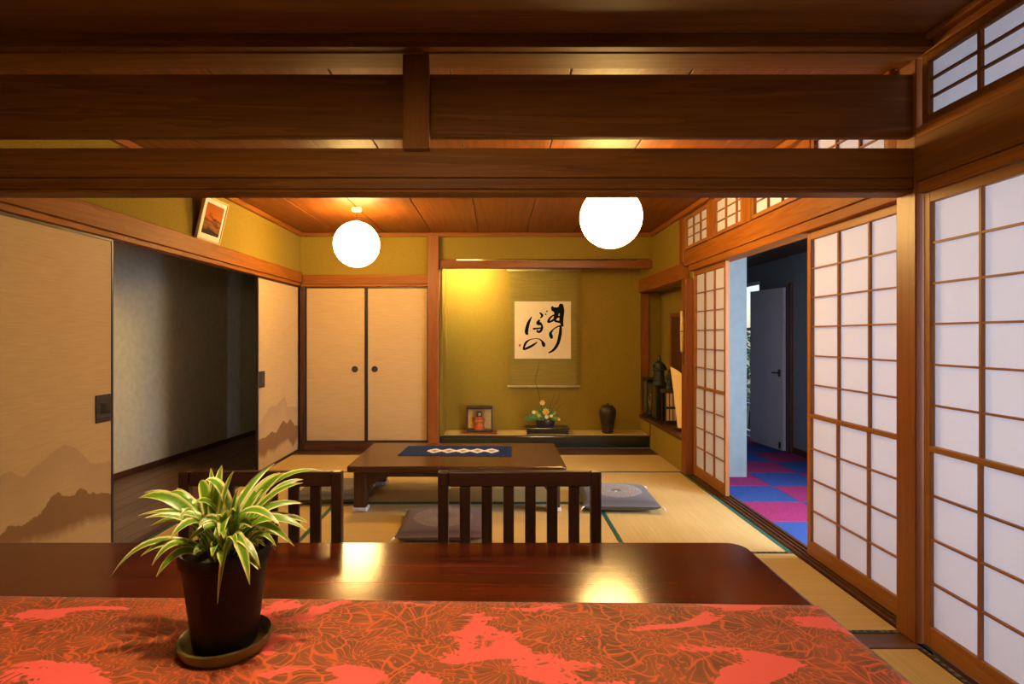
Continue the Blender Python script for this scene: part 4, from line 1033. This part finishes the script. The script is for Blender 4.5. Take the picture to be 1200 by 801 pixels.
STR = [[(488, 140, 9), (505, 166, 20), (555, 160, 14), (598, 122, 15)], [(584, 122, 20), (597, 180, 20), (592, 250, 18), (590, 300, 17), (605, 350, 7)],
       [(520, 168, 20), (536, 205, 20), (530, 238, 18), (514, 285, 13)], [(512, 225, 5), (470, 255, 8), (445, 300, 10), (475, 298, 9), (520, 270, 9), (560, 246, 8), (590, 268, 10)],
       [(535, 190, 14), (565, 184, 22), (590, 190, 14)], [(522, 296, 9), (560, 302, 10), (590, 308, 12)],
       [(596, 340, 6), (550, 355, 6), (510, 378, 5), (488, 400, 7), (470, 432, 13), (482, 470, 15), (492, 478, 7)],
       [(582, 345, 9), (580, 400, 13), (570, 470, 14), (548, 545, 13), (505, 608, 11), (452, 640, 6)],
       [(262, 250, 4), (232, 305, 12), (212, 370, 15), (206, 415, 15), (215, 438, 10)],
       [(352, 203, 5), (378, 232, 11), (360, 262, 4)], [(416, 218, 6), (420, 226, 5)], [(430, 184, 6), (432, 194, 5)],
       [(348, 285, 8), (330, 315, 14), (352, 322, 15), (366, 316, 8)], [(284, 378, 9), (320, 376, 7), (388, 366, 5)],
       [(362, 320, 8), (376, 350, 9), (370, 390, 11), (345, 414, 10), (320, 405, 6), (335, 390, 4)],
       [(322, 525, 4), (285, 552, 9), (235, 580, 11), (180, 602, 9), (180, 575, 9), (200, 530, 10), (240, 500, 5), (290, 488, 3), (340, 490, 4), (372, 510, 7), (392, 545, 15), (398, 568, 11)]]
for k, s_ in enumerate(STR): stroke(s_, ks, k)
box('red_seal', KX0+(122-75)/620*(KX1-KX0), KX0+(142-75)/620*(KX1-KX0), YS-0.0072, YS-0.0066, KZ1-(572-80)/625*(KZ1-KZ0), KZ1-(548-80)/625*(KZ1-KZ0), plain('seal_red', (0.5, 0.05, 0.03), 0.8), ks)

# --- doll in its case -----------------------------------------------------------------------
DXc, DY = -0.205, 6.44
bb = tag(box('display_board', DXc-0.21, DXc+0.20, 6.32, 6.56, ZT+0.0008, ZT+0.016, POST('X'), None, 0.004), 'flat reddish board under the doll case in the alcove', 'board')
zb = ZT+0.0165
dc = thing('doll_case', 'black framed glass case holding the doll in the alcove', 'display case', (DXc, DY, zb))
cw, cd, chh = 0.145, 0.08, 0.285
box('case_base', DXc-cw, DXc+cw, DY-cd, DY+cd, zb, zb+0.022, M_BLACKFRAME, dc, 0.004)
for x in (DXc-cw, DXc+cw-0.012):
    for y in (DY-cd, DY+cd-0.012): box('case_post', x, x+0.012, y, y+0.012, zb+0.0225, zb+chh-0.026, M_BLACKFRAME, dc, 0.002)
box('case_top', DXc-cw-0.004, DXc+cw+0.004, DY-cd-0.004, DY+cd+0.004, zb+chh-0.0255, zb+chh, M_BLACKFRAME, dc, 0.004)
box('case_back', DXc-cw+0.0125, DXc+cw-0.0125, DY+cd-0.008, DY+cd-0.003, zb+0.0225, zb+chh-0.026, plain('gold_back', (0.75, 0.50, 0.15), 0.5), dc)
box('front_glass', DXc-cw+0.0125, DXc+cw-0.0125, DY-cd+0.002, DY-cd+0.004, zb+0.0225, zb+chh-0.026, M_GLASS, dc)
dz0 = zb+0.0228; DC = (DXc, DY, dz0)
do = thing('costume_doll', 'small doll with long black hair in an orange-red robe inside the case', 'doll', DC)
lathe('robe', [(0.0, 0.0), (0.062, 0.0), (0.060, 0.02), (0.048, 0.07), (0.036, 0.115), (0.026, 0.142), (0.011, 0.152), (0.0, 0.152)], DC, plain('robe_red', (0.55, 0.10, 0.02), 0.7, noise=0.35, scale=60), do, 24)
for s_ in (-1, 1):
    tube('sleeve', [(DXc+s_*0.026, DY, dz0+0.138), (DXc+s_*0.048, DY-0.018, dz0+0.10), (DXc+s_*0.030, DY-0.042, dz0+0.075)], [0.012, 0.020, 0.022], plain('robe_orange', (0.62, 0.16, 0.03), 0.7, noise=0.3, scale=70), do, 10)
sphere('head', (DXc, DY-0.004, dz0+0.172), 0.021, plain('doll_face', (0.80, 0.62, 0.48), 0.6, noise=0.02), do, 0.9, 0.95, 1.1, 16, 12)
for s_ in (-1, 1): sphere('eye', (DXc+s_*0.0065, DY-0.0232, dz0+0.173), 0.0024, M_BLACK, do, 1.2, 0.5, 0.8, 8, 6)
sphere('mouth', (DXc, DY-0.0235, dz0+0.1605), 0.0024, plain('lip_red', (0.5, 0.04, 0.03), 0.6), do, 1.2, 0.5, 0.6, 8, 6)
sphere('nose', (DXc, DY-0.0242, dz0+0.168), 0.0022, plain('doll_face', (0.80, 0.62, 0.48), 0.6), do, 0.7, 0.8, 1.2, 8, 6)
lathe('hair', [(0.030, 0.095), (0.031, 0.12), (0.028, 0.165), (0.027, 0.185), (0.020, 0.200), (0.0, 0.206)], (DXc, DY+0.012, dz0), M_BLACK, do, 18)
box('sash', DXc-0.032, DXc+0.032, DY-0.044, DY-0.030, dz0+0.095, dz0+0.113, plain('sash_gold', (0.6, 0.4, 0.08), 0.6), do, 0.004)

# --- flower arrangement ------------------------------------------------------------------------
FX, FY = P(639, 500, 6.42).x, 6.42
fb = thing('flower_stand', 'black low board stand under the flower arrangement', 'stand', (FX+0.02, FY, ZT+0.0008))
box('stand_top', FX-0.225, FX+0.265, FY-0.11, FY+0.11, ZT+0.05, ZT+0.072, M_GAM, fb, 0.004)
for x in (FX-0.215, FX+0.225): box('stand_foot', x, x+0.03, FY-0.10, FY+0.10, ZT+0.0008, ZT+0.0495, M_GAM, fb, 0.003)
box('stand_skirt', FX-0.1845, FX+0.2245, FY-0.09, FY-0.075, ZT+0.012, ZT+0.0495, M_GAM, fb, 0.002)
zf = ZT+0.0725
fa = thing('flower_arrangement', 'yellow flowers and green sprigs in a dark bowl below the scroll', 'flowers', (FX, FY, zf))
lathe('bowl', [(0.0, 0.0), (0.085, 0.0), (0.105, 0.02), (0.112, 0.06), (0.108, 0.085), (0.102, 0.085), (0.10, 0.06), (0.0, 0.05)], (FX, FY, zf), plain('bowl_glaze', (0.035, 0.025, 0.03), 0.3), fa, 32)
M_GR1 = plain('sprig_green', (0.10, 0.26, 0.03), 0.5, noise=0.4); M_GR2 = plain('sprig_light', (0.34, 0.48, 0.08), 0.5, noise=0.3)
M_TWIG = plain('twig_brown', (0.06, 0.03, 0.015), 0.8); M_YEL = plain('petal_yellow', (0.85, 0.55, 0.08), 0.6, noise=0.1); M_CRM = plain('petal_cream', (0.8, 0.72, 0.45), 0.6, noise=0.1)
def fp(x, y, dy=0.0): return P(x, y, FY+dy)
cb = Vector((FX, FY, zf+0.06))
for q in ([(636, 492), (634, 475), (631, 458), (627, 447), (630, 434), (632, 424)], [(642, 490), (648, 478), (654, 468), (656, 458)], [(640, 492), (652, 480), (660, 472)], [(644, 490), (647, 470), (651, 456)]):
    tube('twig', [cb]+[fp(x, y, 0.02*math.sin(y)) for x, y in q[1:]], [0.004]+[0.0028]*(len(q)-2)+[0.0014], M_TWIG, fa, 5)
def blossom(c, r, mat):
    n = 8; vs = [c+Vector((0, -r*0.25, 0))]; fs = []
    for k in range(n):
        a_ = 2*math.pi*k/n; d_ = Vector((math.cos(a_), 0, math.sin(a_))); a2 = a_+math.pi/n; d2 = Vector((math.cos(a2), 0, math.sin(a2)))
        vs += [c+d_*r+Vector((0, -r*0.45, 0)), c+d2*r*0.72+Vector((0, -r*0.2, 0))]
    m_ = 2*n
    for k in range(m_): fs.append((0, 1+k, 1+(k+1) % m_))
    vs.append(c+Vector((0, r*0.35, 0)))
    for k in range(m_): fs.append((m_+1, 1+(k+1) % m_, 1+k))
    mesh('blossom', vs, fs, mat, fa)
for (x, y, r, mt, dy) in ((639.5, 482, 0.045, M_YEL, -.06), (635.5, 471.5, 0.034, M_YEL, -.03), (640.5, 488, 0.028, M_CRM, -.09), (625.5, 482.5, 0.024, M_CRM, -.05), (646, 487, 0.022, M_CRM, -.07), (655, 491, 0.018, M_YEL, -.05), (632, 487, 0.018, M_CRM, -.09)):
    c = fp(x, y, dy); blossom(c, r, mt); tube('stem', [cb, (cb+c)/2+Vector((0, 0, 0.01)), c+Vector((0, r*0.3, 0))], 0.002, M_GR1, fa, 5)
for k in range(64):
    a_ = random.uniform(-0.3, math.pi+0.3); rr = random.uniform(0.06, 0.21)
    tip = cb+Vector((math.cos(a_)*rr*(1.15 if math.cos(a_) < 0 else 0.8), random.uniform(-0.10, 0.06), abs(math.sin(a_))*rr*0.8+0.015))
    mid = (cb+tip)/2+Vector((0, 0, 0.03))
    leaf('sprig_leaf', fa, cb+(tip-cb)*0.35, mid, tip, random.uniform(0.012, 0.02), M_GR1 if k % 3 else M_GR2, 5, up=Vector((random.uniform(-.5, .5), -1, 0.4)))
for (x, y) in ((611, 491), (614, 488), (616, 493), (619, 485), (621, 491)):
    tip = fp(x, y, -0.04); leaf('sprig_leaf', fa, cb+Vector((-0.04, -0.02, 0)), (cb+tip)/2+Vector((-0.02, 0, 0.03)), tip, 0.014, M_GR1, 6, up=Vector((0, -1, 0.4)))

# --- lidded vase -------------------------------------------------------------------------------
VX, VY = P(712, 500, 6.42).x, 6.42
va = thing('lidded_vase', 'dark brown lidded vase standing in the alcove', 'vase', (VX, VY, ZT+0.0008))
M_VASE = plain('vase_clay', (0.032, 0.018, 0.013), 0.5, noise=0.35, scale=25, bumpk=0.4)
lathe('body', [(0.0, 0.0), (0.062, 0.0), (0.066, 0.012), (0.060, 0.03), (0.064, 0.07), (0.078, 0.14), (0.093, 0.20), (0.097, 0.245), (0.088, 0.28), (0.068, 0.298), (0.0, 0.298)], (VX, VY, ZT+0.001), M_VASE, va, 36)
lathe('lid', [(0.066, 0.2985), (0.069, 0.303), (0.060, 0.313), (0.025, 0.320), (0.012, 0.323), (0.014, 0.334), (0.0, 0.340)], (VX, VY, ZT+0.001), M_VASE, va, 30)
for k in range(12):
    a_ = 2*math.pi*k/12; rr = [(0.0590, 0.032), (0.0655, 0.085), (0.0765, 0.145)]
    tube('body_rib', [(VX+(r_+0.001)*math.cos(a_), VY+(r_+0.001)*math.sin(a_), ZT+0.001+z_) for r_, z_ in rr], 0.004, M_VASE, va, 5)

# --- side alcove things ---------------------------------------------------------------------------
ZS = 0.3125
M_DARKG = plain('dark_bronze', (0.025, 0.032, 0.026), 0.45, 0.3, noise=0.4, scale=40)
gc = thing('glass_case', 'dark framed glass case in the far corner of the side alcove', 'display case', (1.765, 6.50, ZS))
gx0, gx1, gy0, gy1, gz1 = 1.695, 1.835, 6.40, 6.58, ZS+0.44
box('case_base', gx0, gx1, gy0, gy1, ZS, ZS+0.03, M_DARKG, gc, 0.003); box('case_top', gx0, gx1, gy0, gy1, gz1-0.02, gz1, M_DARKG, gc, 0.003)
for x in (gx0, gx1-0.01):
    for y in (gy0, gy1-0.01): box('case_post', x, x+0.01, y, y+0.01, ZS+0.0305, gz1-0.0205, M_DARKG, gc, 0.001)
box('case_glass', gx0+0.0105, gx1-0.0105, gy0+0.003, gy0+0.005, ZS+0.0305, gz1-0.0205, M_GLASS, gc)
box('case_back', gx0+0.0105, gx1-0.0105, gy1-0.007, gy1-0.003, ZS+0.0305, gz1-0.0205, plain('case_olive', (0.12, 0.11, 0.04), 0.7), gc)
og = thing('gold_ornament', 'small golden branching ornament inside the dark glass case', 'ornament', (1.765, 6.49, ZS+0.0305))
M_GOLD = plain('gold_leaf', (0.45, 0.30, 0.07), 0.4, 0.5)
lathe('ornament_base', [(0, 0), (0.035, 0), (0.03, 0.02), (0.0, 0.025)], (1.765, 6.49, ZS+0.031), M_DARKG, og, 14)
for k in range(7):
    a_ = k*0.9; tp = Vector((1.765+0.04*math.cos(a_), 6.49+0.04*math.sin(a_), ZS+0.10+0.03*k))
    tube('ornament_branch', [(1.765, 6.49, ZS+0.05), (1.765+0.015*math.cos(a_), 6.49+0.015*math.sin(a_), ZS+0.08+0.02*k), tp], [0.005, 0.003, 0.002], M_GOLD, og, 5)
    sphere('ornament_bud', tp, 0.011, M_GOLD, og, seg=8, rings=6)
# standing statue on a dark plinth
def statue(name, label, x, y, z0_, h, r, lean=0.0):
    s = thing(name, label, 'statue', (x, y, z0_))
    k = h
    lathe('plinth', [(0, 0), (r*1.25, 0), (r*1.25, 0.05*k), (r*1.1, 0.10*k), (0, 0.10*k)], (x, y, z0_), M_DARKG, s, 18)
    lathe('robed_body', [(0, 0.101*k), (r*1.05, 0.101*k), (r*0.95, 0.3*k), (r*0.9, 0.5*k), (r*1.0, 0.62*k), (r*0.85, 0.72*k), (r*0.35, 0.78*k), (0, 0.78*k)], (x, y, z0_), M_DARKG, s, 18)
    sphere('head', (x, y, z0_+0.835*k), 0.065*k, M_DARKG, s, 0.85, 0.9, 1.1, 14, 10)
    lathe('top_knot', [(0.055*k, 0.865*k), (0.05*k, 0.90*k), (0.028*k, 0.95*k), (0, 1.0*k)], (x, y, z0_), M_DARKG, s, 12)
    for sg in (-1, 1):
        tube('arm', [(x+sg*r*0.85, y, z0_+0.66*k), (x+sg*r*1.15, y-r*0.3, z0_+0.52*k), (x+sg*r*0.3, y-r*1.0, z0_+0.50*k)], [r*0.28, r*0.3, r*0.2], M_DARKG, s, 8)
bx0 = thing('dark_chest', 'small black chest carrying the larger statue in the side alcove', 'chest', (1.80, 6.22, ZS))
box('body', 1.725, 1.885, 6.13, 6.31, ZS, ZS+0.36, M_GAM, bx0, 0.006); box('lid', 1.72, 1.89, 6.125, 6.315, ZS+0.3605, ZS+0.385, M_GAM, bx0, 0.004)
box('drawer', 1.74, 1.87, 6.122, 6.1295, ZS+0.04, ZS+0.17, M_GAM, bx0, 0.003); box('drawer', 1.74, 1.87, 6.122, 6.1295, ZS+0.19, ZS+0.34, M_GAM, bx0, 0.003)
statue('bronze_statue', 'larger dark bronze statue standing on the black chest', 1.785, 6.22, ZS+0.3855, 0.33, 0.06)
# small lattice lantern box carrying second statue
lb = thing('lattice_lantern', 'small dark wooden lantern box with upright paper panes', 'lantern', (1.80, 5.90, ZS))
lx0, lx1, ly0, ly1, lz1 = 1.735, 1.865, 5.83, 5.97, ZS+0.36
for x in (lx0, lx1-0.014):
    for y in (ly0, ly1-0.014): box('corner_post', x, x+0.014, y, y+0.014, ZS, lz1-0.03, M_BLACKFRAME, lb, 0.002)
box('cap', lx0-0.008, lx1+0.008, ly0-0.008, ly1+0.008, lz1-0.0295, lz1, M_BLACKFRAME, lb, 0.003)
for zz in (ZS+0.02, ZS+0.165): box('rail', lx0+0.0145, lx1-0.0145, ly0, ly0+0.012, zz, zz+0.025, M_BLACKFRAME, lb, 0.002)
M_WARMPANE = plain('lantern_pane', (0.62, 0.42, 0.20), 0.8, noise=0.05)
pw_ = (lx1-lx0-0.029-0.02)/3
for k in range(3):
    xs = lx0+0.0145+k*(pw_+0.01)
    for (za, zb_) in ((ZS+0.0455, ZS+0.1645), (ZS+0.1905, lz1-0.03)):
        box('paper_pane', xs, xs+pw_, ly0+0.005, ly0+0.007, za, zb_, M_WARMPANE, lb)
        if k < 2: box('upright_bar', xs+pw_+0.001, xs+pw_+0.009, ly0+0.001, ly0+0.011, za, zb_, M_BLACKFRAME, lb)
statue('small_bronze_statue', 'smaller dark bronze statue on the lattice lantern box', 1.80, 5.90, lz1+0.0005, 0.22, 0.032)
# lit paper lamp, narrow foot, flared slanted top
pa = thing('paper_lamp', 'glowing paper lamp with a flared slanted top in the side alcove', 'lamp', (1.805, 5.50, ZS))
box('lamp_base', 1.735, 1.875, 5.43, 5.57, ZS+0.0005, ZS+0.03, DARKW('X'), pa, 0.006)
vs, fs = [], []; seg = 28; lev = 10
for j in range(lev+1):
    f = j/lev
    for k in range(seg):
        a_ = 2*math.pi*k/seg; r_ = 0.045+0.068*f**1.1
        top = 0.50+0.10*(-math.cos(a_)*0.9)
        vs.append((1.805+r_*math.cos(a_), 5.50+r_*math.sin(a_), ZS+0.031+top*f))
for j in range(lev):
    for k in range(seg): fs.append((j*seg+k, j*seg+(k+1) % seg, (j+1)*seg+(k+1) % seg, (j+1)*seg+k))
mesh('paper_shade', vs, fs, emis('lamp_paper_glow', (1.0, 0.42, 0.07), 0.42, False, (0.42, 0.30, 0.15)), pa, True)
# bamboo holder on the post
bh = thing('bamboo_holder', 'slim bamboo holder hanging on the post beside the side alcove', 'wall ornament', (XR-0.028, 5.045, 1.09))
tube('bamboo_tube', [(XR-0.029, 5.045, 1.09), (XR-0.029, 5.045, 1.28), (XR-0.029, 5.045, 1.46)], [0.015, 0.016, 0.015], plain('bamboo', (0.62, 0.45, 0.2), 0.5), bh, 14)
for z in (1.09, 1.275, 1.46): tube('bamboo_node', [(XR-0.029, 5.045, z-0.004), (XR-0.029, 5.045, z+0.004)], 0.017, plain('bamboo_dark', (0.12, 0.06, 0.03), 0.6), bh, 12)
tube('cord', [(XR-0.016, 5.045, 1.09), (XR-0.018, 5.04, 1.02), (XR-0.016, 5.05, 0.98)], 0.003, M_BLACK, bh, 5)

# --- garden shrubs outside the hall end ---------------------------------------------------------------
M_SH = plain('shrub_leaf', (0.05, 0.11, 0.03), 0.5, noise=0.5)
def shrub(label, cx, cy, h, n):
    s = thing('garden_shrub', label, 'shrub', (cx, cy, -0.2))
    tube('stem', [(cx, cy, -0.2), (cx+0.05, cy, h*0.4), (cx, cy, h*0.7)], [0.03, 0.025, 0.01], M_TWIG, s, 6)
    vs, fs = [], []
    for k in range(n):
        c = Vector((cx+random.gauss(0, 0.28), cy+random.gauss(0, 0.2), random.uniform(0.0, h)))
        d_ = Vector((random.uniform(-1, 1), random.uniform(-1, 1), random.uniform(-.6, .6))).normalized()*0.07
        e_ = d_.orthogonal().normalized()*0.025; b0 = len(vs)
        vs += [c-d_, c+e_, c+d_, c-e_]; fs.append((b0, b0+1, b0+2, b0+3))
    o = mesh('foliage', vs, fs, M_SH, s); o['kind'] = 'stuff'
shrub('leafy green shrub outside the hallway window', 3.85, 8.6, 1.3, 420)
shrub('shorter leafy shrub farther out in the garden', 4.9, 10.6, 1.2, 320)
